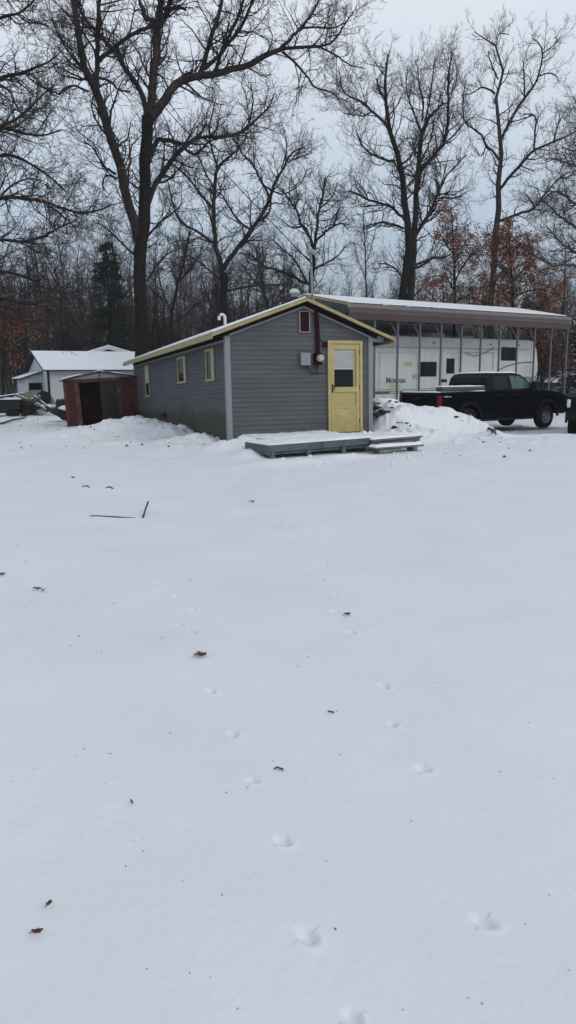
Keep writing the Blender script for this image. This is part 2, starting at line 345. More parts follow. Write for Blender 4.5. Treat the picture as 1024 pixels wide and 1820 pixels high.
MB().prism([(CX-.015, zp-.01+RT+.003), (WD+OR-.06, zr_+RT+.003), (WD+OR-.06, zr_+RT+.03), (CX-.015, zp+RT+.03)], .5, LN+.2).build('snow_cover', 'snowcap', roof, .01)
for s_, (xa, xb) in enumerate(((-OL-.02, CX), (CX, WD+OR))):   # yellow rake boards and the maroon board under
    za, zb = (zp-(CX-xa)*sl_, zp) if s_ == 0 else (zp, zp-(xb-CX)*sr_)
    MB().prism([(xa, za-.025), (xb, zb-.025), (xb, zb+.05), (xa, za+.05)], -OF-.0, -OF+.028).build('rake_board', 'yellow_old' if s_ == 0 else 'yellow_old', roof, .004)
    if s_ == 0: xa = -.1
    else: xb = WD+.12
    za, zb = (zp-(CX-xa)*sl_, zp) if s_ == 0 else (zp, zp-(xb-CX)*sr_)
    MB().prism([(xa, za-.105), (xb, zb-.105), (xb, zb-.002), (xa, za-.002)], -.075, -.02).build('frieze_board', 'maroon', roof)
    xa, xb = (.06, CX) if s_ == 0 else (CX, WD-.02)
    za, zb = (zp-(CX-xa)*sl_, zp) if s_ == 0 else (zp, zp-(xb-CX)*sr_)
    MB().prism([(xa, za-.150), (xb, zb-.150), (xb, zb-.107), (xa, za-.107)], -.045, -.016).build('trim_strip', 'trimgrey', roof)
ze = zp-(CX+OL)*sl_
B(-OL-.025, -OL, -OF+.03, LN+.2, ze-.075, ze+.05).build('fascia_board', 'yellow_old', roof, .004)
ze2 = zp-(WD+OR-CX)*sr_
B(WD+OR, WD+OR+.022, -OF+.03, LN+.2, ze2-.07, ze2+.04).build('fascia_board', 'yellow', roof, .004)
B(-.062, -.016, .09, LN-.08, H-.10, H+.06).build('frieze_board', 'maroon', roof)
B(-.04, -.016, .09, LN-.08, H-.145, H-.103).build('trim_strip', 'trimgrey', roof)
B(WD+.03, WD+.33, -.03, .06, H-.12, H+.01).build('eave_return', 'trimgrey', roof)
# gable vent
v = B(1.765, 1.985, -.04, -.01, 2.36, 2.80).build('gable_vent', 'maroon', cab)
fr = MB()
for q in ((1.74, 1.765, 2.34, 2.82), (1.985, 2.01, 2.34, 2.82), (1.765, 1.985, 2.34, 2.36), (1.765, 1.985, 2.80, 2.82)): fr.box(q[0], q[1], -.05, -.012, q[2], q[3])
fr.build('frame', 'trimgrey', v)
# door: outer casing, storm door, inner door seen through its panes
dx0, dx1, dz0, dz1 = 2.44, 3.34, .01, 2.17
dr = MB()
dr.box(dx0, dx0+.07, -.065, -.012, dz0, dz1); dr.box(dx1-.07, dx1, -.065, -.012, dz0, dz1); dr.box(dx0+.07, dx1-.07, -.065, -.012, dz1-.075, dz1)
dr.build('door_casing', 'yellow', cab, .006)
door = MB()
a0, a1 = dx0+.078, dx1-.078; top = dz1-.085
door.box(a0, a0+.085, -.052, -.014, dz0+.03, top); door.box(a1-.085, a1, -.052, -.014, dz0+.03, top)
for (p, q) in ((top-.115, top), (.98, 1.10), (.60, .64), (dz0+.03, .09)): door.box(a0+.085, a1-.085, -.052, -.014, p, q)
door.box(a0+.085, a1-.085, -.044, -.014, .09, .60)
door = door.build('door', 'yellow', cab, .004)
B(a0+.085, a1-.085, -.020, -.012, .64, .98).build('inner_panel', 'yellow_in', door)
B(a0+.085, a1-.085, -.026, -.022, .64, .98).build('screen', mat('mesh_screen', (.42, .36, .16), .6, .2), door)
for q in range(3): B(a0+.09, a1-.09, -.0285, -.0265, .71+.09*q, .716+.09*q).build('screen_rib', 'yellow_in', door)
B(a0+.085, a1-.155, -.022, -.013, 1.10, 1.52).build('lower_pane', 'glass', door)
B(a0+.085, a1-.155, -.022, -.013, 1.52, top-.115).build('window_blind', 'curtain', door)
B(a1-.155, a1-.085, -.024, -.013, 1.10, top-.115).build('inner_stile', 'yellow_in', door)
B(a0+.085, a1-.155, -.027, -.022, 1.512, 1.528).build('blind_hem', 'white', door)
for q in (.25, 1.05, 1.85): B(a1-.012, a1+.004, -.058, -.052, q, q+.09).build('hinge', 'black', door)
B(a0+.0, a1, -.07, -.014, -.015, .028).build('threshold', 'boxgrey', cab)
h = MB(); h.box(a0+.02, a0+.05, -.062, -.052, .97, 1.17); h.tube([(a0+.035, -.06, 1.14), (a0+.045, -.11, 1.13), (a0+.06, -.11, 1.03)], .011, 6); h.build('handle', 'black', door)
B(2.33, 2.425, -.10, -.014, 2.03, 2.13).build('junction_box', 'maroon', cab, .006)
# windows of the long wall (local y from the front corner)
def side_window(y0, y1, z0, z1, kind):
    f = MB(); d = .065
    f.box(-.05, -.013, y0, y0+d, z0, z1); f.box(-.05, -.013, y1-d, y1, z0, z1)
    f.box(-.055, -.013, y0-.02, y1+.02, z1, z1+.06); f.box(-.06, -.013, y0-.01, y1+.01, z0-.06, z0)
    f = f.build('window', 'yellow_old', cab, .005)
    zm = z0+(z1-z0)*(.42 if kind == 2 else 0)
    B(-.026, -.014, y0+d, y1-d, z0, z1).build('pane', 'glass', f)
    if kind == 2: B(-.030, -.027, y0+d, y1-d, zm, z1).build('blind', 'curtain', f)
    else:
        B(-.030, -.027, y0+d, y0+d+.18, z0, z1).build('curtain', 'curtain', f)
        B(-.034, -.026, y0+d+.18, y0+d+.21, z0, z1).build('mullion', 'yellow', f)
    return f
side_window(.90, 1.62, 1.36, 2.0, 1); side_window(3.68, 4.62, 1.39, 1.99, 1); side_window(8.85, 9.60, 1.08, 2.02, 2)
tp = MB(); tp.tube([(-.01, 6.7, .44), (-.14, 6.7, .44), (-.16, 6.7, .38)], .025, 8); tp.box(-.10, -.015, 6.5, 6.66, .38, .5); tp.build('hose_tap', 'black', cab)
# meter, box, conduit, cables
B(1.74, 1.98, -.12, -.014, 1.60, 1.885).build('breaker_box', 'boxgrey', cab, .008)
mt = B(2.09, 2.27, -.13, -.014, 1.62, 1.88).build('meter_base', 'maroon', cab, .008)
m_ = MB(); m_.tube([(2.205, -.13, 1.76), (2.205, -.20, 1.76), (2.205, -.23, 1.76)], [.085, .08, .05], 16); m_.build('meter_glass', mat('meter_face', (.42, .40, .33), .2, .5), mt)
MB().tube([(2.19, -.065, 1.88), (2.185, -.065, 2.4), (2.15, -.075, 2.92)], .048, 10).build('conduit', 'maroon', cab)
MB().tube([(2.145, -.05, 2.85), (2.11, 0.05, 3.25), (2.10, .06, 4.12)], [.03, .03, .026], 10).build('service_mast', 'boxgrey', cab)
MB().tube([(2.18, -.05, 4.09), (2.08, .06, 4.17), (2.02, .10, 4.08)], [.045, .07, .03], 8).build('weatherhead', 'wiregrey', cab)
MB().tube([(1.94, -.07, 1.60), (1.95, -.07, 1.50), (2.05, -.06, 1.42), (2.15, -.06, 1.44), (2.18, -.06, 1.62)], .014, 6).build('cable', 'black', cab)
MB().tube([(2.15, -.03, 1.43), (2.25, -.02, 1.425), (2.43, -.02, 1.42)], .009, 6).build('cable', 'black', cab)
MB().tube([(2.20, -.03, 2.35), (2.26, -.03, 2.2), (2.34, -.03, 2.12)], .008, 6).build('cable', 'black', cab)
# chimney vent on the ridge, with black flashing and pale cap
f = MB(); f.tube([(1.86, .55, 3.0), (1.86, .55, 3.14), (1.86, .55, 3.20)], [.30, .22, .12], 12); f.tube([(2.30, .4, 2.85), (2.30, .4, 3.12)], [.045, .045], 8); f.tube([(2.30, .4, 3.1), (2.30, .4, 3.15)], .075, 8)
f.build('roof_flashing', 'black', roof)
c = MB().tube([(1.87, .55, 3.16), (1.87, .55, 3.30)], .075, 12).build('flue', 'wiregrey', roof); MB().tube([(1.87, .55, 3.28), (1.87, .55, 3.30), (1.87, .55, 3.37), (1.87, .55, 3.39)], [.08, .11, .10, .05], 12).build('flue_cap', 'white', c)
# candy-cane vent
vx, vy = .60, 2.0; vz = roofz(vx)+.15
MB().tube([(vx, vy, vz-.08), (vx, vy, vz+.22)]+[(vx-.075+.075*cos(a), vy-.0, vz+.22+.085*sin(a)) for a in np.linspace(.3, pi, 7)]+[(vx-.15, vy, vz+.17)], .036, 10).build('vent_pipe', 'white', roof)
# small rear lean-to roof showing past the right corner
lr = MB().prism([(WD+.02, 2.02), (WD+.62, 1.74), (WD+.62, 1.80), (WD+.02, 2.09)], 1.3, 4.2).build('side_porch_roof', 'yellow', cab)
B(WD+.03, WD+.45, 1.35, 1.42, 1.72, 1.86).build('porch_beam', 'trimgrey', lr)
B(WD+.42, WD+.50, 1.4, 1.48, -.3, 1.80).build('porch_post', 'hdark', lr)

# ------------------------------------------------------------------ deck and step
dk = empty('deck', (-.35, 14.12, 0), RD(30), 'low grey painted wooden deck covered with snow in front of the yellow door', 'deck', ry=RD(-.8))
zt = .25
bd = MB()
for k in range(17): bd.box(0 if k < 7 else .55, 2.5, .0+k*.142, .134+k*.142, zt-.035, zt)
bd.build('deck_boards', 'deck', dk)
B(-.005, 2.5, -.035, -.003, zt-.135, zt-.002).build('front_fascia', 'deck', dk, .005)
B(-.035, -.003, -.035, .98, zt-.20, zt-.002).build('end_fascia', 'deck', dk, .005)
for x in (.02, .85, 1.7): B(x, x+.1, -.02, .07, -.2, zt-.14).build('post', 'deck', dk, .004)
for x in (.0, ): B(x, 2.5, .02, .06, zt-.20, zt-.14).build('beam', 'deck', dk)
s = MB(); nx, ny = 40, 36
def capmesh(x0, x1, y0, y1, zb, h, nx, ny, seed, edge=.06):
    r = np.random.default_rng(seed); X = np.linspace(x0, x1, nx+1); Y = np.linspace(y0, y1, ny+1); vs = []; fs = []
    for j in range(ny+1):
        for i in range(nx+1):
            d = min(X[i]-x0, x1-X[i], Y[j]-y0, y1-Y[j]); k = min(1, d/edge)**.5
            jx = (r.random()-.5)*.3*(x1-x0)/nx; jy = (r.random()-.5)*.3*(y1-y0)/ny
            hh = h*(.75+.9*float(vnoise(np.array([X[i]*2.2+seed]), np.array([Y[j]*2.2]))[0])+.4*float(vnoise(np.array([X[i]*9+seed]), np.array([Y[j]*9]))[0]))
            vs.append((X[i]+(jx if 0 < i < nx else 0), Y[j]+(jy if 0 < j < ny else 0), zb+max(hh, .004)*k))
    n = nx+1
    for j in range(ny):
        for i in range(nx): fs.append((j*n+i, j*n+i+1, (j+1)*n+i+1, (j+1)*n+i))
    mb = MB().add(vs, fs)
    return mb
capmesh(-.02, 2.5, -.03, .98, zt+.001, .05, 50, 24, 3).build('snow_cover', 'snowcap', dk, smooth=True)
capmesh(.56, 2.5, .90, 2.45, zt+.001, .055, 40, 30, 3).build('snow_cover', 'snowcap', dk, smooth=True)
dk2 = empty('deck_extension', (1.78, 15.20, 0), RD(33), 'weathered grey plank landing under snow at the right end of the low deck', 'landing', ry=RD(-.6))
bd = MB()
for k in range(10): bd.box(0, 1.42, k*.142, .134+k*.142, zt-.04, zt)
bd.build('deck_boards', 'deckwood', dk2)
B(.01, 1.40, .05, .09, zt-.12, zt-.04).build('beam', 'deckwood', dk2)
for x in (.06, 1.2): B(x, x+.14, .10, .24, -.15, zt-.04).build('post', 'deckwood', dk2)
capmesh(0, 1.42, 0, 1.42, zt+.001, .045, 28, 28, 9).build('snow_cover', 'snowcap', dk2, smooth=True)
s1 = empty('step', (1.80, 14.72, 0), RD(31), 'low snow covered wooden step in front of the deck landing', 'step')
B(0, 1.28, 0, .29, .09, .125).build('tread', 'deckwood', s1, .004); B(.0, .3, .29, .33, .04, .125).build('tread_back', 'deckwood', s1)
for x in (.12, 1.02): B(x, x+.1, .03, .25, -.05, .088).build('block', 'deckwood', s1)
capmesh(0, 1.28, 0, .29, .126, .05, 30, 8, 14, .04).build('snow_cover', 'snowcap', s1, smooth=True)
# clump of snow by the door
def lump(name, mats, loc, r, seed, parent=None, label=None, cat=None, sq=(1, 1, .7), group=None, sub=3, amp=.35):
    bm = bmesh.new(); bmesh.ops.create_icosphere(bm, subdivisions=sub, radius=1); rn = random.Random(seed); ph = [rn.uniform(0, 6) for _ in range(9)]
    for v in bm.verts:
        p = v.co; k = 1+amp*(.5*sin(3*p.x+ph[0])*cos(2.6*p.y+ph[1])+.4*sin(5*p.z+ph[2]+2*p.x)+.25*sin(9*p.y+ph[3])*cos(8*p.x+ph[4])+.15*sin(17*p.x+ph[5])*sin(15*p.z+ph[6]))
        v.co = Vector((p.x*k*r*sq[0], p.y*k*r*sq[1], p.z*k*r*sq[2]))
    m = bpy.data.meshes.new(name); bm.to_mesh(m); bm.free(); m.materials.append(M[mats]); m.polygons.foreach_set('use_smooth', [True]*len(m.polygons))
    o = bpy.data.objects.new(name, m); COL.objects.link(o); o.location = [float(q) for q in loc]
    if parent: o.parent = parent
    if label: tag(o, label, cat, group)
    return o
p = at(648, 763, 16.6)
for k, (dx, dy, r) in enumerate(((0, 0, .07), (.13, .03, .055), (-.10, -.02, .05), (-.17, 0, .04))):
    lump('snow_clump', 'snowcap', (p[0]+dx, p[1]+dy*1, .262+.015*dx), r, 20+k, None, 'small clump of kicked up snow at the foot of the yellow door', 'snow', (1, .8, 1.1), 'snow clumps by the door')

rn = random.Random(12)
for k in range(26):     # small loose lumps of snow along the foot of the walls and on the deck edge
    if k < 14: lx, ly, lz = rn.uniform(.1, 2.4), -.10-rn.random()*.12, .06
    else: lx, ly, lz = -.1-rn.random()*.2, rn.uniform(.1, 5.5), .05
    c_, s_ = cos(YAW), sin(YAW); wx, wy = -1.309+lx*c_-ly*s_, 16.37+lx*s_+ly*c_
    lump('snow_lump', 'snowcap', (wx, wy, max(gz(wx, wy), .262 if k < 14 and lx > .6 else -9)+.01), rn.uniform(.03, .07), 300+k, None, 'little loose lump of snow fallen against the foot of the grey cabin wall', 'snow', (1.4, 1, .6), 'loose snow along the cabin walls', sub=1)
# ------------------------------------------------------------------ overhead wires
def wire(a, b, sag, label, r=.011):
    a = np.array(a); b = np.array(b); pts = [a+(b-a)*t+np.array([0, 0, -4*sag*t*(1-t)]) for t in np.linspace(0, 1, 40)]
    tag(MB().tube(pts, r, 5).build('overhead_cable', 'wire', smooth=True), label, 'cable')
mast = at(557, 472, 16.9)
far = at(150, 10, 30); far2 = mast+(far-mast)*1.6
wire(mast, far2, .35, 'thin black service cable running from the cabin mast up past the forked maple', .012)
p1 = at(-60, 62, 26); p2 = at(246, 313, 29.6)
wire(p1, p2+np.array([0, .1, 0]), .15, 'upper left thin cable ending at the trunk of the forked maple', .014)

# ------------------------------------------------------------------ carport
CD = RD(33.7); cdx, cdy = cos(CD), sin(CD)
P0 = np.array([4.49, 30.0]); G0 = -.27
cp = empty('carport', (P0[0]-2.55*cdx, P0[1]-2.55*cdy, G0), CD, 'long metal carport with brown curved edge panel and snowy roof over the camper', 'carport')
CL = 13.64; CW = 6.0; ZB = 4.03; ZT = 4.62; ZR = 5.20
posts_x = [.1, 1.33]+[2.55+k*1.22 for k in range(10)]
for px_ in posts_x:
    for yy in (0, CW-.07):
        B(px_, px_+.065, yy, yy+.065, 0, ZB+.05).build('post', 'cp_post', cp)
    s_ = 1
    MB().tube([(px_+.03, .03, ZB-.6), (px_+.03, .35, ZB-.05), (px_+.03, .8, ZB+.28)], .025, 6).build('brace', 'cp_post', cp)
    MB().tube([(px_+.03, CW-.03, ZB-.6), (px_+.03, CW-.35, ZB-.05), (px_+.03, CW-.8, ZB+.28)], .025, 6).build('brace', 'cp_post', cp)
    if px_ > 2.0: MB().tube([(px_-.02, .03, ZB-.55), (px_-.34, .03, ZB-.08)], .022, 6).build('brace', 'cp_post', cp)
def cprof(off):
    half = [(-.10, ZB), (-.12, ZB+.30), (-.06, ZT-.10), (.10, ZT), (CW/2, ZR)]
    full = half+[(CW-y, z) for y, z in half[::-1][1:]]
    return full
pr_ = cprof(0); inner = [(y+(.03 if y < CW/2 else -.03 if y > CW/2 else 0), z-.045) for y, z in pr_]
MB().prism([(y, z) for y, z in pr_[2:-2]]+[(y, z) for y, z in inner[2:-2][::-1]], 0, CL, 'x').build('roof', 'cp_under', cp)
sn = MB().prism([(.16, ZT+.045), (CW/2, ZR+.02), (CW-.1, ZT+.02), (CW-.1, ZT+.06), (CW/2, ZR+.08), (.16, ZT+.075)], .05, CL-.03, 'x').build('snow_cover', 'snowcap', cp, .02)
for yy, yz in ((0, 1), (CW, -1)):
    ed = MB()
    ed.prism([(yy-yz*.10, ZB+.26), (yy-yz*.12, ZB+.45), (yy-yz*.07, ZT-.03), (yy+yz*.10, ZT+.012), (yy+yz*.30, ZT+.05), (yy+yz*.30, ZT+.01), (yy+yz*.12, ZT-.04), (yy-yz*.03, ZT-.10), (yy-yz*.07, ZB+.45), (yy-yz*.07, ZB+.26)], 0, CL, 'x')
    ed.build('edge_panel', 'cp_panel', cp)
    B(0, CL, min(yy-yz*.09, yy-yz*.07), max(yy-yz*.09, yy-yz*.07), ZB, ZB+.258).build('lower_edge_panel', 'cp_panel2', cp)
B(.0, CL, CW-.02, CW+.0, 2.9, ZB-.002).build('rear_shade_panel', 'cp_under', cp)  # added sheet, its grey stands in for the shadow band above the camper
rb = MB()
for k in range(1, 5): rb.box(.02, CL-.02, -.135, -.121, ZB+.28+k*.035, ZB+.285+k*.035)
rb.build('panel_ribs', 'cp_panel', cp)
MB().prism([(-.14, ZT-.14), (-.02, ZT+.05), (CW/2, ZR+.06), (CW/2, ZR-.05), (.02, ZT-.06), (-.06, ZT-.2)], -.03, 0, 'x').build('gable_trim', 'yellow_old', cp)
rf = MB()
for px_ in posts_x: rf.tube([(px_+.03, .03, ZB+.02), (px_+.03, .12, ZT-.1), (px_+.03, CW/2, ZR-.09), (px_+.03, CW-.12, ZT-.1), (px_+.03, CW-.03, ZB+.02)], .03, 6)
rf.build('rafters', 'cp_post', cp)
for k, u in enumerate((1.9, 3.1, 4.6)):
    lump('snow_clump', 'snowcap', (u, -.02, ZT+.03), .16, 40+k, cp, None, None, (1.4, .6, .28))

# ------------------------------------------------------------------ fifth-wheel camper
rv = empty('camper_trailer', (P0[0]-.44*1.5-.75*cdx, P0[1]+.67*1.5-.75*cdy, G0), CD, 'white fifth wheel camper trailer with dark windows parked under the carport', 'camper')
RL = 11.2; rw = 2.4
body = [(0, .75), (0, 3.45), (.12, 3.56), (RL-.75, 3.56), (RL-.40, 3.48), (RL-.16, 3.1), (RL-.04, 2.5), (RL, 2.1), (RL-.10, 1.85), (RL-.3, 1.78), (RL-2.7, 1.78), (RL-2.9, 1.6), (RL-2.95, .75)]
MB().prism(body, 0, rw).build('body', 'rv', rv, .05)
wh = MB().tube([(4.2, .03, .38), (4.2, .25, .38)], .38, 20).tube([(5.1, .03, .38), (5.1, .25, .38)], .38, 20).build('wheel', 'tyre', rv)
def rp(px, py, yoff=0):    # point of the camper side plane in its local x,z
    d = ray(px, py); o = np.array(rv.location); n = np.array([-cdy, cdx, 0]); q = o+n*yoff
    tt = np.dot(q-np.array([0, 0, EYE]), n)/np.dot(d, n); w = np.array([0, 0, EYE])+d*tt-q; return float(w[0]*cdx+w[1]*cdy), float(w[2])
def rbox(a, b, name, m, y0=-.03, y1=.0, parent=None, bev=0):
    (xa, za), (xb, zb) = rp(*a), rp(*b); return B(min(xa, xb), max(xa, xb), y0, y1, min(za, zb), max(za, zb)).build(name, m, parent or rv, bev)
w = rbox((744, 643), (775, 669), 'window', 'glass', -.035, 0, bev=.03)
w = rbox((891, 617), (919, 641), 'window', 'glass', -.035, 0, bev=.03)
d_ = rbox((787, 628), (812, 690), 'door', 'rv', -.025, -.001, bev=.02); rbox((793, 637), (806.5, 664), 'door_window', 'glass', -.04, -.026, d_, .02)
rbox((784, 674), (793, 679), 'door_handle', 'black', -.05, -.026, d_)
x0, z0 = rp(672, 625); x1, z1 = rp(742, 690)
fr = MB(); xs, zs = rp(674, 626); xe, ze_ = rp(741, 690)
for q in ((xs, xs+.03, ze_, zs), (xe-.03, xe, ze_, zs), (xs, xe, zs-.02, zs)): fr.box(q[0], q[1], -.012, -.001, q[2], q[3])
fr.build('slide_outline', 'rvgrey', rv); fr = MB()
xs, zs = rp(815, 629); xe, ze_ = rp(875, 690)
for q in ((xs, xs+.03, ze_, zs), (xe-.05, xe, ze_, zs+.1), (xs, xe, zs+.05, zs+.1)): fr.box(q[0], q[1], -.012, -.001, q[2], q[3])
fr.build('slide_outline', 'rvgrey', rv)
xa, za = rp(668, 697); xb, zb = rp(716, 693)
B(.03, 8.1, -.010, -.001, za-.09, za+.03).build('stripe', 'rvdark', rv)
B(.03, 8.1, -.010, -.001, za+.07, za+.12).build('stripe', 'rvgrey', rv)
for k in range(3): rbox((692, 684+k*6), (712-k, 687+k*6), 'decal', 'rvtan', -.016, -.011)
rbox((719, 643), (733, 651), 'decal', 'rvtan', -.008, -.001)
B(.03, RL-.8, -.02, -.001, 3.05, 3.12).build('awning_rail', 'rvgrey', rv)
pts = [rp(*q) for q in ((884, 658), (900, 650), (918, 645), (935, 643), (950, 643))]
poly = [(x, z) for x, z in pts]+[(x, z-.05) for x, z in pts[::-1]]
MB().prism(poly, -.012, -.001).build('curved_stripe', 'rvdark', rv)
MB().tube([(xs+.4, -.06, 2.9), (xs+1.0, -.07, 2.75), (xs+1.5, -.07, 2.85), (xs+2.3, -.06, 3.15)], .015, 5).build('awning_cable', 'black', rv)
for x in (.35, 1.7, 3.1, 6.1, 7.0): MB().box(x, x+.75, -.006, -.001, .82, .835).box(x, x+.015, -.006, -.001, .835, 1.22).box(x+.735, x+.75, -.006, -.001, .835, 1.22).box(x, x+.75, -.006, -.001, 1.22, 1.235).build('hatch_seam', 'rvgrey', rv)
for x in (2.75, 5.2): B(x, x+.38, -.02, -.001, 1.75, 1.95).build('vent_grille', 'rvgrey', rv)
B(4.6, 5.5, .8, 1.6, 3.56, 3.80).build('air_conditioner', 'rv', rv, .06)
for x in (.5, 3.9, 7.6, 9.6): B(x, x+.10, -.03, -.001, 3.28, 3.33).build('marker_lamp', 'redlamp', rv)
B(RL-.62, RL-.58, -.01, .0, 1.9, 3.35).build('cap_seam', 'rvgrey', rv)
def text(txt, name, m, parent, loc, rot, size, ext=.004):
    cu = bpy.data.curves.new(name, 'FONT'); cu.body = txt; cu.size = size; cu.extrude = ext; cu.offset = size*.022; o = bpy.data.objects.new(name, cu); COL.objects.link(o)
    bpy.context.view_layer.update(); me_ = bpy.data.meshes.new_from_object(o.evaluated_get(bpy.context.evaluated_depsgraph_get())); bpy.data.objects.remove(o)
    me_.materials.append(M[m]); q = bpy.data.objects.new(name, me_); COL.objects.link(q); q.parent = parent; q.location = loc; q.rotation_euler = rot
    return q
xa, za = rp(686, 681); xb, _ = rp(721, 681)
tx = text('M', 'lettering', 'rvdark', rv, (xa, -.008, za), (pi/2, 0, 0), .34); wm = max(v.co.x for v in tx.data.vertices)
tx2 = text('ONTANA', 'lettering', 'rvdark', rv, (xa+wm+.03, -.008, za), (pi/2, 0, 0), .26)
wt = max(v.co.x for v in tx2.data.vertices); k = (xb-xa-wm-.03)/wt; tx2.scale = (k, 1, 1)
B(RL-1.6, RL-1.3, .9, 1.5, .2, 1.8).build('hitch', 'black', rv)
for x in (RL-2.4,): B(x, x+.09, .2, .29, 0, 1.8).build('landing_leg', 'black', rv)

# ------------------------------------------------------------------ pickups
def arc(cx, cz, r, a0, a1, n=12): return [(cx+r*cos(RD(a0+(a1-a0)*k/n)), cz+r*sin(RD(a0+(a1-a0)*k/n))) for k in range(n+1)]
def pickup(loc, yaw, label, rimm='rim', snow=True, box=True, bump='chrome', lw=.35):
    t = empty('pickup_truck', loc, yaw, label, 'pickup truck'); L, Wd = 6.25, 2.0; hw = Wd/2; RX, FX, wr = 1.32, 5.08, .405
    low = [(.10, .62), (.04, .75), (.0, 1.30), (.03, 1.34), (2.06, 1.36), (4.55, 1.38), (5.2, 1.34), (5.85, 1.24), (6.08, 1.14), (6.16, .95), (6.16, .62), (5.98, .50)]
    low += arc(FX, .44, .50, 8, 172)+[(FX-.5, .42), (RX+.52, .42)]+arc(RX, .44, .50, 8, 172)+[(RX-.52, .55)]
    bd_ = MB().prism(low, -hw, hw).build('body', 'truck', t, .045, seg=3)
    # cab with inward lean
    prof = [(2.10, 1.33), (2.16, 1.80), (2.30, 1.92), (2.6, 1.955), (3.5, 1.955), (3.85, 1.90), (4.68, 1.36)]
    lean = lambda z: hw-.03-.16*max(0, (z-1.35))/.6
    vs = [(x, -lean(z), z) for x, z in prof]+[(x, lean(z), z) for x, z in prof]; n = len(prof)
    cabm = MB().add(vs, [tuple(range(n)), tuple(range(2*n-1, n-1, -1))]+[(i, (i+1) % n, (i+1) % n+n, i+n) for i in range(n)]).build('cab', 'truck', t, .03, seg=2)
    def glass(poly, name, m):
        for s in (-1, 1):
            vs = [(x, s*(lean(z)+.006), z) for x, z in poly]; vs2 = [(x, s*(lean(z)-.02), z) for x, z in poly]; k = len(poly)
            MB().add(vs+vs2, [tuple(range(k)), tuple(range(2*k-1, k-1, -1))]+[(i, (i+1) % k, (i+1) % k+k, i+k) for i in range(k)]).build(name, m, cabm)
    glass([(2.42, 1.42), (2.44, 1.82), (3.12, 1.86), (3.16, 1.42)], 'rear_side_window', 'glass')
    glass([(3.32, 1.42), (3.29, 1.86), (3.72, 1.85), (4.02, 1.72), (4.40, 1.42)], 'front_side_window', 'glassgreen')
    MB().add([(2.118, -.72, 1.45), (2.118, .72, 1.45), (2.160, .66, 1.82), (2.160, -.66, 1.82)], [(0, 1, 2, 3)]).build('rear_window', 'glass', cabm)
    MB().add([(4.56, -.78, 1.45), (4.56, .78, 1.45), (3.93, .68, 1.875), (3.93, -.68, 1.875)], [(0, 1, 2, 3)]).build('windscreen', 'glass', cabm)
    for cx in (RX, FX):
        for s in (-1, 1):
            o_ = arc(cx, .44, .58, -2, 182, 16); i_ = arc(cx, .44, .50, -2, 182, 16)
            MB().prism(o_+i_[::-1], s*(hw-.01), s*(hw+.055)).build('fender_flare', 'flare', t, .015)
            y = s*(hw-.14)
            w = empty('wheel', (cx, y, wr)); w.parent = t
            ty = MB(); pr2 = [(.23, -.12), (.36, -.135), (wr, -.10), (wr+.005, 0), (wr, .10), (.36, .135), (.23, .12)]; n_ = 28
            vs = [(r_*cos(2*pi*a/n_), yy, r_*sin(2*pi*a/n_)) for a in range(n_) for r_, yy in pr2]; m_ = len(pr2)
            ty.add(vs, [(a*m_+q, a*m_+q+1, ((a+1) % n_)*m_+q+1, ((a+1) % n_)*m_+q) for a in range(n_) for q in range(m_-1)]).build('tyre', 'tyre', w, smooth=True)
            rm = MB(); rm.tube([(0, s*.11, 0), (0, s*.06, 0)], [.235, .20], 24, False); rm.tube([(0, s*.05, 0), (0, s*.055, 0)], .22, 24); rm.tube([(0, s*.055, 0), (0, s*.12, 0)], [.075, .06], 12)
            rmo = rm.build('rim', rimm, w, smooth=False)
            ho = MB()
            for a in range(8): ho.tube([(.15*cos(a*pi/4), s*.054, .15*sin(a*pi/4)), (.15*cos(a*pi/4), s*.060, .15*sin(a*pi/4))], .026, 8)
            ho.build('rim_holes', 'black', w)
    # bumpers, lamps, grille, mirrors, handles, mouldings
    B(-.16, .02, -.92, .92, .50, .70).build('rear_bumper', 'flare', t, .03)
    B(6.10, 6.30, -.98, .98, .52, .78).build('front_bumper', bump, t, .04)
    B(6.14, 6.20, -.55, .55, .80, 1.08).build('grille', 'flare', t, .02)
    for s in (-1, 1):
        B(6.06, 6.19, min(s*(.97-lw), s*.97), max(s*(.97-lw), s*.97), .86, 1.08).build('headlight', 'lamp', t, .03)
        tl = B(-.015, .10, min(s*.86, s*1.012), max(s*.86, s*1.012), .82, 1.24).build('tail_light', 'redlamp', t, .015)
        B(-.02, .105, min(s*.855, s*1.016), max(s*.855, s*1.016), .82, .88).build('reverse_lens', 'lamp', tl)
        m_ = MB(); m_.box(4.22, 4.38, min(s*.99, s*1.22), max(s*.99, s*1.22), 1.40, 1.66); m_.box(4.26, 4.32, min(s*.90, s*1.0), max(s*.90, s*1.0), 1.44, 1.50); m_.build('mirror', 'black', t, .02)
        for x in (2.55, 3.42): B(x, x+.2, min(s*hw, s*(hw+.03)), max(s*hw, s*(hw+.03)), 1.20, 1.235).build('door_handle', 'black', t, .008)
        B(1.92, 4.5, min(s*hw, s*(hw+.018)), max(s*hw, s*(hw+.018)), .86, .89).build('side_moulding', 'flare', t)
        B(1.95, 4.4, min(s*(hw-.12), s*(hw+.03)), max(s*(hw-.12), s*(hw+.03)), .36, .42).build('running_board', 'black', t, .01)
        ln = MB()
        for x in (2.14, 3.24, 4.52): ln.box(x, x+.012, min(s*hw, s*(hw+.002)), max(s*hw, s*(hw+.002)), .46, 1.34)
        ln.build('door_seam', 'black', t)
    tg = B(-.03, .0, -.84, .84, .78, 1.28).build('tailgate', 'truck', t, .02); B(-.045, -.03, -.12, .12, 1.12, 1.2).build('handle', 'black', tg)
    B(-.04, -.025, -.15, .15, .56, .66).build('number_plate', 'curtain', t)
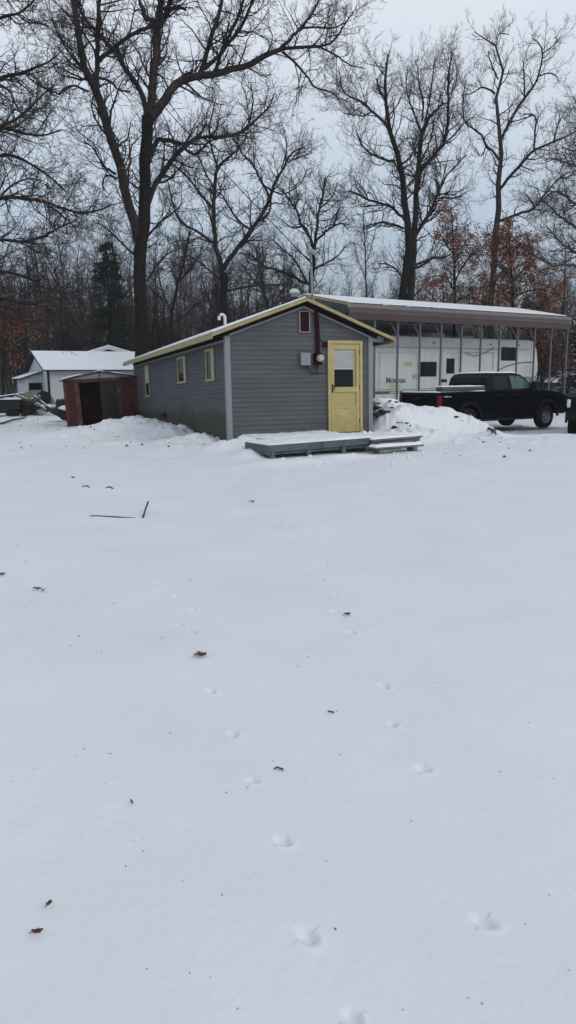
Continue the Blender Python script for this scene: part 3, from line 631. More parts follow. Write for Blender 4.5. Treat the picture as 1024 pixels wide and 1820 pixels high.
    if box:
        B(.12, 2.06, -hw+.02, -hw+.36, 1.37, 1.52).build('tool_box', 'toolbox', t, .05)
    if snow:
        rn = 5
        c1 = capmesh(2.3, 3.75, -.80, .80, 1.957, .045, 30, 20, 21, .08).build('roof_snow', 'snowcap', t, smooth=True)
        capmesh(.13, 2.06, -hw+.03, -hw+.35, 1.522, .035, 34, 8, 22, .05).build('box_snow', 'snowcap', t, smooth=True) if box else None
        capmesh(.0, .12, -hw+.05, hw-.05, 1.343, .03, 4, 30, 23, .03).build('tailgate_snow', 'snowcap', t, smooth=True)
        capmesh(1.35, 2.05, -hw+.0, -hw+.10, 1.364, .03, 14, 4, 24, .03).build('rail_snow', 'snowcap', t, smooth=True)
        capmesh(.15, 2.0, -.6, .95, 1.345, .02, 24, 20, 25, .03).build('bed_snow', 'snowcap', t, smooth=True)
        capmesh(4.75, 5.3, -.5, .6, 1.36, .02, 14, 14, 26, .1).build('bonnet_snow', 'snowcap', t, smooth=True)
    dc = MB()
    dc.prism([(.14, 1.20), (.30, 1.185), (.36, 1.20), (.52, 1.175), (.46, 1.225), (.40, 1.215), (.30, 1.235), (.22, 1.215)], -hw-.004, -hw-.001).build('decal', 'curtain', t)
    return t
TY = RD(30.5)
# right rear bottom corner in the world (4.94, 23.5); origin is the middle of the tail
tr = pickup((4.90-1.0*sin(TY), 23.55+1.0*cos(TY), -.30), TY, 'black crew cab pickup truck with snow on its roof parked before the camper')
q = at(1004, 740, 21.0); ang = RD(243)
t2 = pickup((q[0]-6.22*cos(ang)-sin(ang)*1.0, q[1]-6.22*sin(ang)+cos(ang)*1.0, -.28), ang, 'nose of a second dark pickup cut off by the right photo edge', snow=False, box=False, bump='flare', lw=.10)
t2.scale = (1, 1, 1.06)

# ------------------------------------------------------------------ metal shed, leaning
def quadprism(name, m, parent, x0, x1, z0, z1, y0, y1, bev=0): return B(x0, x1, y0, y1, z0, z1).build(name, m, parent, bev)
pL = at(122, 752, 26.5)
sh = empty('metal_shed', (pL[0]-.05, pL[1], pL[2]-.1), RD(13), 'leaning rusty brown metal garden shed with dark open doorway', 'shed', ry=RD(-2.6))
SW, SH, SD = 2.62, 1.62, 2.2
shr = lambda x: SH+.30*(1-abs(x-SW/2)/(SW/2))
for (a, b_, m) in ((.0, .10, 'rust'), (.10, .40, 'brown'), (.40, .55, 'rust'), (1.88, 2.02, 'rust'), (2.02, 2.42, 'brown'), (2.42, 2.62, 'rust')):
    mb = MB(); n_ = max(1, int((b_-a)/.05)); 
    for k in range(n_):
        u0 = a+(b_-a)*k/n_; u1 = a+(b_-a)*(k+1)/n_; off = .018 if k % 2 else 0
        mb.box(u0, u1, off, .03, -.15, SH-.02)
    mb.build('front_panel', m, sh)
B(.55, 1.88, -.01, .03, SH-.11, SH-.02).build('door_header', 'rust', sh)
B(.0, SW, -.02, .0, SH-.02, SH+.02).build('eave_strip', 'rust', sh)
dp = MB()
for k in range(6): dp.box(1.28+k*.10, 1.28+(k+1)*.10, .05 if k % 2 else .06, .08, -.12, SH-.12)
dp.build('sliding_door', 'shedin', sh)
for x in (0, SW-.03):
    mb = MB()
    for k in range(20): mb.box(x+(.012 if k % 2 else 0), x+.03, .03+k*(SD-.03)/20, .03+(k+1)*(SD-.03)/20, -.15, SH)
    mb.build('side_wall', 'brown', sh)
B(0, SW, SD-.03, SD, -.15, SH).build('rear_wall', 'brown', sh)
B(.03, SW-.03, .1, SD-.03, -.1, -.05).build('floor', 'hdark', sh)
MB().prism([(.0, SH+.02), (SW, SH+.02), (SW/2, SH+.21)], -.01, .02).build('gable_panel', 'trimgrey', sh)
B(SW/2-.015, SW/2+.015, -.03, -.011, SH+.0, SH+.24).build('gable_seam', 'hdark', sh)
rfm = MB().prism([(-.12, SH-.03), (SW/2, SH+.24), (SW+.1, SH-.02), (SW+.1, SH+.01), (SW/2, SH+.275), (-.12, SH+.0)], -.08, SD+.08).build('roof', 'brown', sh)
MB().prism([(-.02, SH+.035), (.62, SH+.165), (.60, SH+.20), (.0, SH+.09)], -.06, SD).build('snow_cover', 'snowcap', rfm, .012)
MB().prism([(1.75, SH+.19), (2.6, SH+.035), (2.58, SH+.08), (1.77, SH+.225)], -.04, SD).build('snow_cover', 'snowcap', rfm, .012)
MB().prism([(1.1, SH+.235), (SW/2, SH+.278), (1.5, SH+.24), (1.48, SH+.27), (SW/2, SH+.31), (1.12, SH+.265)], -.06, SD).build('snow_cover', 'snowcap', rfm, .01)

# ------------------------------------------------------------------ white building behind
C0 = at(92, 728, 42.0); HY = RD(28.6)
hs = empty('white_building', (C0[0]-.1, C0[1], -.25), HY, 'low white sided outbuilding with snowy roof and dark corner trim behind the shed', 'building')
HL, HD, HE, HR = 10.5, 6.2, 2.42, 3.50
MB().prism([(0, -.3), (HD, -.3), (HD, HE), (HD/2, HR-.06), (0, HE)], 0, HL, 'x').build('wall', 'hwhite', hs)
B(-.02, .10, -.02, -.001, -.3, HE).build('corner_trim', 'hdark', hs); B(-.02, -.001, -.02, .10, -.3, HE).build('corner_trim', 'hdark', hs)
rf_ = MB().prism([(-.35, HE-.06), (HD/2, HR), (HD+.35, HE-.06), (HD+.35, HE+.0), (HD/2, HR+.06), (-.35, HE+.0)], -.3, HL+.3, 'x').build('roof', 'hdark', hs)
MB().prism([(-.34, HE+.004), (HD/2, HR+.064), (HD+.34, HE+.004), (HD+.34, HE+.05), (HD/2, HR+.13), (-.34, HE+.06)], -.28, HL+.28, 'x').build('snow_cover', 'snowcap', rf_, .02)
an = MB().prism([(-1.0, -.3), (0, -.3), (0, 2.30), (-1.0, 2.0)], 1.6, 4.5).build('annex', 'hwhite', hs)
MB().prism([(-1.3, 1.90), (0, 2.32), (0, 2.40), (-1.3, 1.98)], 1.35, 4.6).build('annex_roof', 'hdark', an)
MB().prism([(-1.29, 1.986), (-.05, 2.388), (-.05, 2.43), (-1.29, 2.03)], 1.37, 4.58).build('annex_snow', 'snowcap', an, .01)
w = MB()
for q in ((-.80, -.73, .85, 1.72), (-.15, -.08, .85, 1.72), (-.8, -.08, 1.65, 1.72), (-.8, -.08, .85, .92)): w.box(q[0], q[1], 1.53, 1.598, q[2], q[3])
w = w.build('window', 'hdark', hs); B(-.73, -.15, 1.57, 1.597, .92, 1.65).build('pane', 'glass', w); B(-.73, -.15, 1.55, 1.569, 1.25, 1.31).build('sash_bar', 'curtain', w)
for k in range(6):
    sp_ = (1.0+k*1.4+(k*.37) % .6, .8+(k*.9) % 1.6)
p = at(193, 616, 49); hb = empty('gabled_house', (p[0], p[1], -.52), RD(12), 'far house of which only the white trimmed gable peak shows above the snowy roof', 'house')
MB().prism([(-2.6, 0), (2.6, 0), (2.6, 3.35), (0, 4.1), (-2.6, 3.35)], 0, 8).build('wall', 'hdark', hb)
MB().prism([(-3.0, 3.22), (0, 4.12), (3.0, 3.22), (3.0, 3.42), (0, 4.32), (-3.0, 3.42)], -.3, 8.2).build('roof', 'white', hb)
MB().prism([(-3.0, 3.424), (0, 4.324), (3.0, 3.424), (3.0, 3.50), (0, 4.40), (-3.0, 3.50)], -.2, 8.2).build('snow_cover', 'snowcap', hb)
# blue house at the right edge
p = at(980, 700, 60); hb = empty('blue_house', (p[0], p[1], -.35), RD(8), 'small blue grey house with white framed window and snowy roof by the right edge', 'house')
MB().prism([(0, -.3), (9, -.3), (9, 1.45), (0, 1.45)], 0, 6).build('wall', 'hblue', hb)
MB().add([(-.5, -.5, 1.42), (9.5, -.5, 1.42), (9.5, 6.5, 1.42), (-.5, 6.5, 1.42), (1.6, 3, 2.35), (8, 3, 2.35)], [(0, 1, 5, 4), (1, 2, 5), (2, 3, 4, 5), (3, 0, 4), (0, 3, 2, 1)]).build('roof', 'snowcap', hb)
w = MB()
for q in ((.35, .45, .1, 1.05), (1.65, 1.75, .1, 1.05), (.35, 1.75, .96, 1.05), (.35, 1.75, .1, .2)): w.box(q[0], q[1], -.05, -.001, q[2], q[3])
w = w.build('window', 'white', hb); B(.45, 1.65, -.03, -.001, .2, .96).build('pane', 'glass', w)

# ------------------------------------------------------------------ junk beside the white building
def J(px, py, Y): p = at(px, py, Y); return p
p = J(14, 722, 35.5)
cart = empty('utility_trailer', (p[0], p[1], -.15), RD(5), 'low dark box trailer at the left edge of the photo', 'trailer')
B(-1.6, .55, 0, 1.3, .35, .85).build('box', 'black', cart, .03); B(-1.4, .5, -.02, 1.2, .2, .3).build('chassis', 'black', cart)
for x in (-.9, .1): MB().tube([(x, -.05, .22), (x, .12, .22)], .22, 16).build('wheel', 'tyre', cart)
capmesh(-1.6, .55, 0, 1.3, .852, .03, 20, 14, 31, .1).build('snow_cover', 'snowcap', cart, smooth=True)
p = J(62, 700, 38.5)
arcp = [(.95*cos(RD(a)), .62*sin(RD(a))) for a in range(0, 181, 12)]
o = empty('round_table_top', (p[0], p[1], .02), RD(10), 'half round beige board standing on edge below the annex window', 'board', rx=RD(-8))
MB().prism([(x, z+.45) for x, z in arcp], 0, .05).build('panel', 'tarp', o, .01); B(-.95, .95, -.02, .06, .36, .448).build('rail', 'deckwood', o)
for x in (-.7, .7): B(x, x+.06, 0, .05, -.1, .36).build('leg', 'deckwood', o)
p = J(78, 707, 38); o = tag(MB().tube([(0, 0, 0), (0, .22, 0)], .36, 20).build('tyre', 'tyre'), 'black tyre leaning on the wall corner of the white building', 'tyre'); o.location = (p[0], p[1], p[2])
o.rotation_euler = (RD(-12), 0, RD(15))
rn = random.Random(8)
jl = [(30, 708, .5, 'snow'), (42, 718, .55, 'snow'), (52, 712, .5, 'log'), (70, 722, .5, 'snow'), (26, 730, .4, 'log'), (46, 734, .4, 'log'), (62, 732, .45, 'snow'), (58, 724, .5, 'hdark'), (86, 726, .3, 'log'), (36, 724, .4, 'hdark')]
for k, (x, y, r, m) in enumerate(jl):
    p = J(x, y, 36.5); nm = {'snow': 'snowy_heap', 'log': 'log_heap', 'hdark': 'scrap_heap'}[m]
    lb = {'snow': 'snow covered scrap heap in the junk left of the white building', 'log': 'brown woody rubble lying in the junk left of the white building', 'hdark': 'dark scrap lying in the junk left of the white building'}[m]
    lump(nm, 'snowcap' if m == 'snow' else m, (p[0], p[1]+rn.uniform(-.5, .5), p[2]-.05), r*.62, 60+k, None, lb, 'heap', (1.2, .9, .55), 'junk pile: '+m, amp=.8)
for k, (x, y, x2, y2) in enumerate(((28, 702, 60, 716), (60, 704, 88, 726), (30, 722, 66, 706), (66, 718, 84, 732), (20, 734, 60, 726), (35, 740, 55, 722), (0, 706, 40, 700), (70, 704, 72, 730))):
    a = J(x, y, 36); b2 = J(x2, y2, 36.6)
    tag(B(0, 1, -.05, .05, -.03, .03).build('plank', 'deckwood' if k % 2 else 'hdark'), 'loose plank sticking out of the junk left of the white building', 'plank', 'planks in the junk pile')
    o = bpy.context.scene.collection.objects[-1]; d = Vector(b2-a); o.location = [float(v) for v in a]; o.rotation_mode = 'QUATERNION'; o.rotation_quaternion = d.to_track_quat('X', 'Z'); o.scale = (d.length, 1, 1)
    cp_ = MB().box(0, 1, -.05, .05, .032, .07).build('snow_strip', 'snowcap', o)
p = J(113, 727, 31); lump('brush_heap', 'hdark', (p[0], p[1], p[2]-.05), .5, 91, None, 'black tarp covered heap against the left side of the shed', 'heap', (1, .8, .8), amp=.6); lump('snow_patch', 'snowcap', (p[0]+.15, p[1]-.38, p[2]+.05), .17, 92, None, 'snow patch on the black heap left of the shed', 'snow', (1.3, .6, .7))
# rubble pile under snow right of the cabin
p = at(690, 722, 19.2)
lump('rubble_pile', 'snowcap', (p[0], p[1], p[2]-.14), .44, 101, None, 'snow capped rubble pile beside the right corner of the cabin', 'rubble', (1.15, .9, .85), amp=.25, sub=5)
rn = random.Random(4)
for k, (x, y, r) in enumerate(((681, 732, .16), (667, 724, .11), (665, 737, .12), (704, 714, .05), (710, 735, .06), (715, 751, .12), (702, 760, .10), (727, 757, .07), (738, 763, .05), (673, 716, .05), (812, 740, .06), (697, 724, .05), (692, 712, .05))):
    q = at(x, y, 18.75-(y-716)*.018); lump('stone_crevice', 'stone_crevice' if k % 3 < 1 else 'hdark', (q[0], q[1], q[2]-.01), r*.7, 110+k, None, 'brown stones and dark lumps for crevice shade in the snow bank right of the cabin', 'stone_crevice', (1.6, 1, .55), 'stones and crevice shade in the right snow bank', sub=2, amp=.8)  # brown stones, plus dark lumps that mimic shade in the snow's crevices
# snow crust clods over the right and left banks
k = 0
for (x0, x1, y0, y1, n_, Y0, Y1) in ((670, 870, 735, 790, 46, 18.6, 16.2), (110, 400, 760, 790, 22, 19.5, 15.6), (500, 760, 806, 826, 16, 14.2, 13.6)):
    for _ in range(n_):
        x = rn.uniform(x0, x1); y = rn.uniform(y0, y1); q = atz(x, y, .15); 
        for it in range(8): q = atz(x, y, gz(q[0], q[1]))
        r = rn.uniform(.02, .055); k += 1
        lump('snow_clod', 'snowcap', (q[0], q[1], gz(q[0], q[1])+r*.2), r, 200+k, None, 'small clod of crusted snow on the churned snow banks', 'snow', (1.3, 1, .6), 'clods on the snow banks', sub=1)
a = atz(868, 762, .15); b2 = atz(882, 773, .1)
for k, (x, y, x2, y2) in enumerate(((866, 760, 876, 768), (874, 763, 882, 772), (876, 768, 881, 764))):
    a = atz(x, y, .17); b2 = atz(x2, y2, .10)
    tag(MB().tube([a, (a+b2)/2+[0, 0, .03], b2], [.03, .035, .02], 6).build('broken_branch', 'log'), 'short broken brown branch at the right foot of the snow bank', 'branch', 'broken branches at the bank foot')

a = atz(-8, 756, -.1); b2 = atz(48, 742, -.12)
tag(MB().tube([a+[0, 0, .0], (a+b2)/2+[0, .1, .05], b2+[0, 0, .02]], [.05, .04, .02], 6).build('fallen_branch', 'log'), 'long fallen brown branch in the snow at the left edge before the junk', 'branch')
# ------------------------------------------------------------------ litter on the snow
def oak_leaf(name, p, s, rz, label, group=None, m='leafd'):
    out_ = []; n_ = 28
    for k in range(n_):
        a = 2*pi*k/n_; r = (.62+.38*cos(2*a))*(1+.38*sin(a*7)); out_.append((r*cos(a)*s, r*sin(a)*s*1.1))
    vs = [(0, 0, .004)]+[(x, y, .012+.35*abs(y)+.08*s*sin(x/s*5)) for x, y in out_]; fs = [(0, i+1, (i+1) % n_+1) for i in range(n_)]
    mb = MB().add(vs, fs); mb.tube([(-s*.9, 0, .01), (-s*1.6, s*.15, .006)], .0015, 4)
    o = mb.build(name, m); so_ = o.modifiers.new('s', 'SOLIDIFY'); so_.thickness = .0012
    o.location = [float(p[0]), float(p[1]), gz(p[0], p[1])+.004]; o.rotation_euler = (.15, .1, rz); return tag(o, label, 'leaf', group)
oak_leaf('oak_leaf', atz(357, 1170), .032, .6, 'brown lobed oak leaf lying alone left of the middle of the snow'); oak_leaf('oak_leaf', atz(353, 1166), .018, 2.2, 'smaller curled leaf touching the brown oak leaf')
oak_leaf('dead_leaf', atz(66, 1662), .013, .3, 'reddish brown leaf scrap low at the left of the snow'); oak_leaf('dead_leaf', atz(87, 1612), .010, 1.3, 'dark leaf scrap just above the reddish one at lower left')
oak_leaf('dead_leaf', atz(2, 1018), .032, 1.0, 'brown leaf at the left photo edge upon the snow'); oak_leaf('dead_leaf', atz(66, 1044), .026, 0, 'left one of two dark leaves near the left edge'); oak_leaf('dead_leaf', atz(76, 1047), .022, 2, 'right one of two dark leaves near the left edge')
oak_leaf('dead_leaf', atz(448, 888), .032, .5, 'dark leaf lying in the upper animal track'); oak_leaf('dead_leaf', atz(617, 1097), .022, .5, 'small dark leaf scrap beside the right animal track')
def twig(pts, r, label, group=None, name='twig'):
    P = [atz(x, y)+np.array([0, 0, dz]) for x, y, dz in pts]
    P = [np.array([q[0], q[1], gz(q[0], q[1])+dz+.004]) for q, (_, _, dz) in zip(P, pts)]
    return tag(MB().tube(P, r, 5).build(name, 'log'), label, 'twig', group)
twig([(254, 915, .0), (259, 908, .06), (264, 901, .10)], .011, 'thick short stick poking up out of the snow at left', name='stick')
twig([(160, 912, .0), (175, 912, .004), (190, 913, .0)], .006, 'left piece of the long thin twig half sunk in snow'); twig([(186, 912.5, .0), (205, 914, .004), (240, 914.5, -.006)], .007, 'right piece of the long thin twig half sunk in snow')
twig([(146, 861, 0), (151, 860, .006), (155, 859.5, .005), (159, 862, 0)], .008, 'small bent twig lying left of the snow bank foot'); twig([(188, 863, 0), (193, 861.5, .006), (197, 862, .007), (201, 864, 0)], .010, 'small arched twig right of the bent one'); twig([(127, 844, 0), (132, 846, .01)], .009, 'tiny twig piece farthest left below the snow bank')
twig([(488, 1369, .002), (493, 1367, .004), (499, 1369, .003), (504, 1370, .001)], .004, 'dark twig tip near the middle of the foreground snow'); twig([(583, 1267, .004), (589, 1269, .006), (594, 1269, .003)], .0035, 'short pale brown twig right of the picture middle')
twig([(233, 1424, .003), (236, 1430, .004)], .003, 'tiny brown twig in the left foreground snow')
rn = random.Random(31)
base = None
spots = [(133, 1343), (150, 1330), (61, 1365), (188, 1391), (196, 1338), (303, 1302), (554, 1356), (604, 1342), (669, 1436), (731, 1460), (597, 1653), (395, 1592), (337, 1732), (262, 1724), (934, 1643), (1012, 1725), (985, 1385), (939, 1286), (772, 1216), (511, 1203), (530, 1186), (256, 1490), (325, 1567), (32, 965), (45, 992), (338, 1028), (20, 1388), (255, 1512), (580, 1531), (716, 1797), (832, 1775), (485, 1352), (140, 1130), (125, 1147), (180, 1160), (265, 1158), (287, 1136), (389, 1160), (440, 1400), (225, 1764)]
for k in range(24): spots.append((rn.uniform(0, 1024), 900+(rn.random()**1.5)*900))
for k, (x, y) in enumerate(spots):
    p = atz(x, y); s = rn.uniform(.0018, .0042)*(1 if y > 1150 else 1.8)
    if base is None or k < 4:
        mb = MB(); mb.tube([(-1.2, 0, .2), (-.2, .25, .5), (.9, .1, .2)], [.3, .55, .2], 5); base = mb.build('bark_crumb', 'leafd'); o = base
    else: o = base.copy(); COL.objects.link(o)
    o.location = (float(p[0]), float(p[1]), gz(p[0], p[1])); o.scale = (s, s, s); o.rotation_euler = (0, 0, rn.uniform(0, 6))
    tag(o, 'tiny dark crumb of bark or twig sprinkled on the open snow', 'debris', 'bark crumbs on the snow')
# darker crumbs over the left and right banks
for k in range(70):
    if k < 32: x, y = rn.uniform(20, 400), rn.uniform(742, 800)
    elif k < 50: x, y = rn.uniform(30, 110), rn.uniform(738, 762)
    else: x, y = rn.uniform(670, 1000), rn.uniform(745, 815)
    q = atz(x, y, .1)
    for it in range(8): q = atz(x, y, gz(q[0], q[1]))
    if q[1] > 40: continue
    o = base.copy(); COL.objects.link(o); s = rn.uniform(.012, .032); o.location = (float(q[0]), float(q[1]), gz(q[0], q[1])+.01); o.scale = (s, s, s*1.3); o.rotation_euler = (rn.uniform(-.5, .5), 0, rn.uniform(0, 6))
    tag(o, 'dark leaf or bark scrap on the snow near the buildings', 'debris', 'scraps on the far snow')

# ------------------------------------------------------------------ trees
def resample(P, R, K):
    P = np.array(P, float); R = np.array(R, float); n = len(P)
    if n > 2:      # Catmull-Rom smoothing
        Q = []; r = []
        for i in range(n-1):
            p0, p1, p2, p3 = P[max(i-1, 0)], P[i], P[i+1], P[min(i+2, n-1)]
            for t in np.linspace(0, 1, 6, endpoint=False):
                Q.append(.5*((2*p1)+(-p0+p2)*t+(2*p0-5*p1+4*p2-p3)*t*t+(-p0+3*p1-3*p2+p3)*t**3)); r.append(R[i]+(R[i+1]-R[i])*t)
        Q.append(P[-1]); r.append(R[-1]); P = np.array(Q); R = np.array(r)
    s = np.concatenate([[0], np.cumsum(np.linalg.norm(np.diff(P, axis=0), axis=1))]); u = np.linspace(0, s[-1], K)
    return np.stack([np.interp(u, s, P[:, k]) for k in range(3)], -1), np.interp(u, s, R)
def tubes(P, R, S):
    """P (N,K,3), R (N,K) -> verts, quads"""
    Nn, K, _ = P.shape; T = np.zeros_like(P); T[:, 1:-1] = P[:, 2:]-P[:, :-2]; T[:, 0] = P[:, 1]-P[:, 0]; T[:, -1] = P[:, -1]-P[:, -2]
    T /= np.linalg.norm(T, axis=-1, keepdims=True)+1e-9
    ref = np.where(np.abs(T[:, :1, 2:3]) < .8, np.array([0, 0, 1.0]), np.array([1.0, 0, 0])); A = np.cross(T, np.broadcast_to(ref, T.shape)); A /= np.linalg.norm(A, axis=-1, keepdims=True)+1e-9; Bv = np.cross(T, A)
    a = 2*pi*np.arange(S)/S; V = P[:, :, None]+R[:, :, None, None]*(A[:, :, None]*np.cos(a)[:, None]+Bv[:, :, None]*np.sin(a)[:, None]); V = V.reshape(-1, 3)
    n, k, s = np.meshgrid(np.arange(Nn), np.arange(K-1), np.arange(S), indexing='ij'); b0 = (n*K+k)*S; s2 = (s+1) % S
    Q = np.stack([b0+s, b0+s2, b0+S+s2, b0+S+s], -1).reshape(-1, 4)
    return V, Q
def spawn(P, R, n, rng, t0=.15, t1=1.0, ln=(.3, .5), ang=(30, 60), wob=.25, up=.08, K=6, r0=.6, rend=.004, absl=None, minr=.003, power=1.0):
    Nn, K0, _ = P.shape; L = np.linalg.norm(np.diff(P, axis=1), axis=-1).sum(1)
    t = t0+(t1-t0)*(np.arange(n)[None]+rng.random((Nn, n)))/n; t = np.clip(t, 0, .999)*(K0-1); i0 = t.astype(int); f = (t-i0)[..., None]; ar = np.arange(Nn)[:, None]
    st = P[ar, i0]*(1-f)+P[ar, i0+1]*f; rr = R[ar, i0]*(1-f[..., 0])+R[ar, i0+1]*f[..., 0]; tn = P[ar, i0+1]-P[ar, i0]; tn /= np.linalg.norm(tn, axis=-1, keepdims=True)+1e-9
    rv_ = rng.normal(size=tn.shape); rv_ -= (rv_*tn).sum(-1, keepdims=True)*tn; rv_ /= np.linalg.norm(rv_, axis=-1, keepdims=True)+1e-9
    a = np.radians(rng.uniform(ang[0], ang[1], (Nn, n)))[..., None]; d = tn*np.cos(a)+rv_*np.sin(a); d = d.reshape(-1, 3); st = st.reshape(-1, 3); rr = rr.reshape(-1)
    frac = 1-.55*(t/(K0-1)); l = (L[:, None]*rng.uniform(ln[0], ln[1], (Nn, n))*frac).reshape(-1) if absl is None else rng.uniform(absl[0], absl[1], Nn*n)*frac.reshape(-1)**.5
    step = (l/(K-1))[:, None]; Q = np.zeros((len(st), K, 3)); Q[:, 0] = st; p = st.copy()
    for k in range(1, K):
        d = d+rng.normal(size=d.shape)*wob+np.array([0, 0, up]); d /= np.linalg.norm(d, axis=-1, keepdims=True); p = p+d*step; Q[:, k] = p
    ra = np.maximum(np.minimum(rr*r0, l*.022), minr); u = np.linspace(0, 1, K)[None]; Rr = ra[:, None]*(1-u)**power+np.minimum(rend, ra)[:, None]*u
    return Q, Rr
def leafquads(P, n, rng, size, spread, droop=0):
    """n leaves scattered around the ends of the twigs P (N,K,3)"""
    Nn = P.shape[0]; k = rng.integers(P.shape[1]//2, P.shape[1], (Nn, n)); c = P[np.arange(Nn)[:, None], k]+rng.normal(size=(Nn, n, 3))*spread; c = c.reshape(-1, 3)
    a = rng.normal(size=c.shape); a /= np.linalg.norm(a, axis=-1, keepdims=True); b = rng.normal(size=c.shape); b -= (a*b).sum(-1, keepdims=True)*a; b /= np.linalg.norm(b, axis=-1, keepdims=True)
    s = size*rng.uniform(.6, 1.3, (len(c), 1)); nrm = np.cross(a, b)
    V = np.stack([c-a*s, c-b*s*.55+nrm*s*.15, c+a*s, c+b*s*.55+nrm*s*.15], 1).reshape(-1, 3); return V, np.arange(len(V)).reshape(-1, 4)
def joinVQ(lst):
    V = []; Q = []; o = 0
    for v, q in lst: V.append(v); Q.append(q+o); o += len(v)
    return np.vstack(V), np.vstack(Q)
def traced_tree(name, label, Y, limbs, seed, dens=1.0, twl=1.0, bark='bark', tw='twig', depth=.35, leaves=None, cat='tree', group=None, rs=.6, minr=.0055, up=.06, l3=1.0):
    """limbs: list of pixel traces [(x,y,radius px),...]; limb 0 is the trunk. Each limb drifts in depth on its own."""
    rng = np.random.default_rng(seed); P = []; R = []; ends = []
    starts = []
    for li, tr_ in enumerate(limbs):
        n = len(tr_)
        # start depth: the depth of the nearest point already traced
        x0, y0 = tr_[0][0], tr_[0][1]; Ys = Y
        if li:
            best = 1e9
            for (xx, yy, YY) in starts:
                d = (xx-x0)**2+(yy-y0)**2
                if d < best: best, Ys = d, YY
        cum = np.concatenate([[0], np.cumsum([math.hypot(tr_[i+1][0]-tr_[i][0], tr_[i+1][1]-tr_[i][1]) for i in range(n-1)])])*Y/F
        dr_ = 0 if li == 0 else rng.uniform(-1, 1)*depth; Yc = [Ys+dr_*c_+(.25*sin(c_*1.3+seed+li) if li else 0)*(min(1, c_)) for c_ in cum]
        pts = [at(q[0], q[1], yy) for q, yy in zip(tr_, Yc)]; rad_ = [q[2]*rs*yy/F for q, yy in zip(tr_, Yc)]
        if n > 1:
            for i in range(n-1):
                for f_ in np.linspace(0, 1, 6): starts.append((tr_[i][0]*(1-f_)+tr_[i+1][0]*f_, tr_[i][1]*(1-f_)+tr_[i+1][1]*f_, Yc[i]*(1-f_)+Yc[i+1]*f_))
        K = 16; p_, r_ = resample(pts, rad_, K); jit = rng.normal(size=p_.shape)*np.minimum(.035, r_[:, None]*.25); jit[0] = 0
        P.append(p_+jit); R.append(r_)
    P = np.array(P); R = np.array(R)
    base = P[0][0].copy(); gzb = gz(base[0], base[1]); P[0][0][2] = min(P[0][0][2], gzb-.15); base = np.array([P[0][0][0], P[0][0][1], gzb])
    big = R.max(1) > 1e-9
    lens = np.linalg.norm(np.diff(P, axis=1), axis=-1).sum(1)
    vq = [tubes(P[:1], R[:1], 10)]; branch = [tubes(P[1:], R[1:], 7)] if len(P) > 1 else []
    # secondary growth: number by limb length
    allq = []; t1q = []; 
    src = list(range(len(P)))
    L1P = []; L1R = []
    for i in src:
        t0 = .55 if i == 0 else .12
        n = max(4, int(lens[i]*(1-t0)*3.9*dens)); q, r = spawn(P[i:i+1], R[i:i+1], n, rng, t0, 1, absl=(.8*twl, 2.9*twl), ang=(28, 68), wob=.26, up=up, K=8, r0=.45, minr=.006, rend=.004)
        L1P.append(q); L1R.append(r)
        # the limb runs on in a spray of twigs
    L1P = np.concatenate(L1P); L1R = np.concatenate(L1R); branch.append(tubes(L1P, L1R, 4))
    q2, r2_ = spawn(L1P, L1R, 8, rng, .12, 1, ln=(.3, .6), ang=(25, 65), wob=.28, up=up, K=6, r0=.6, minr=max(.004, minr), rend=.003); branch.append(tubes(q2, r2_, 3))
    if l3 > 0:
        q3, r3 = spawn(q2, r2_, max(1, int(6*l3)), rng, .15, 1, ln=(.35, .7), ang=(25, 60), wob=.25, up=up, K=4, r0=.7, minr=minr, rend=.002); branch.append(tubes(q3, r3, 3))
    e_ = empty(name, base, 0, label, cat, group)
    V, Q = joinVQ(vq); npmesh('trunk', V-base, Q, bark, e_)
    V, Q = joinVQ(branch); npmesh('crown', V-base, Q, tw, e_)
    if leaves:
        sel = q2
        if 'zmax' in leaves: sel = q2[(q2[:, -1, 2] < leaves['zmax'])]
        if leaves.get('frac', 1) < 1: sel = sel[rng.random(len(sel)) < leaves['frac']]
        if len(sel):
            V, Q = leafquads(sel, leaves.get('n', 5), rng, leaves.get('size', .06), leaves.get('spread', .12)); npmesh('leaves', V-base, Q, 'rust_leaf', e_, smooth=False)
    return e_
def L(*a):
    """flat list x,y,r,... ; r repeated"""
    return [tuple(a[i:i+3]) for i in range(0, len(a), 3)]
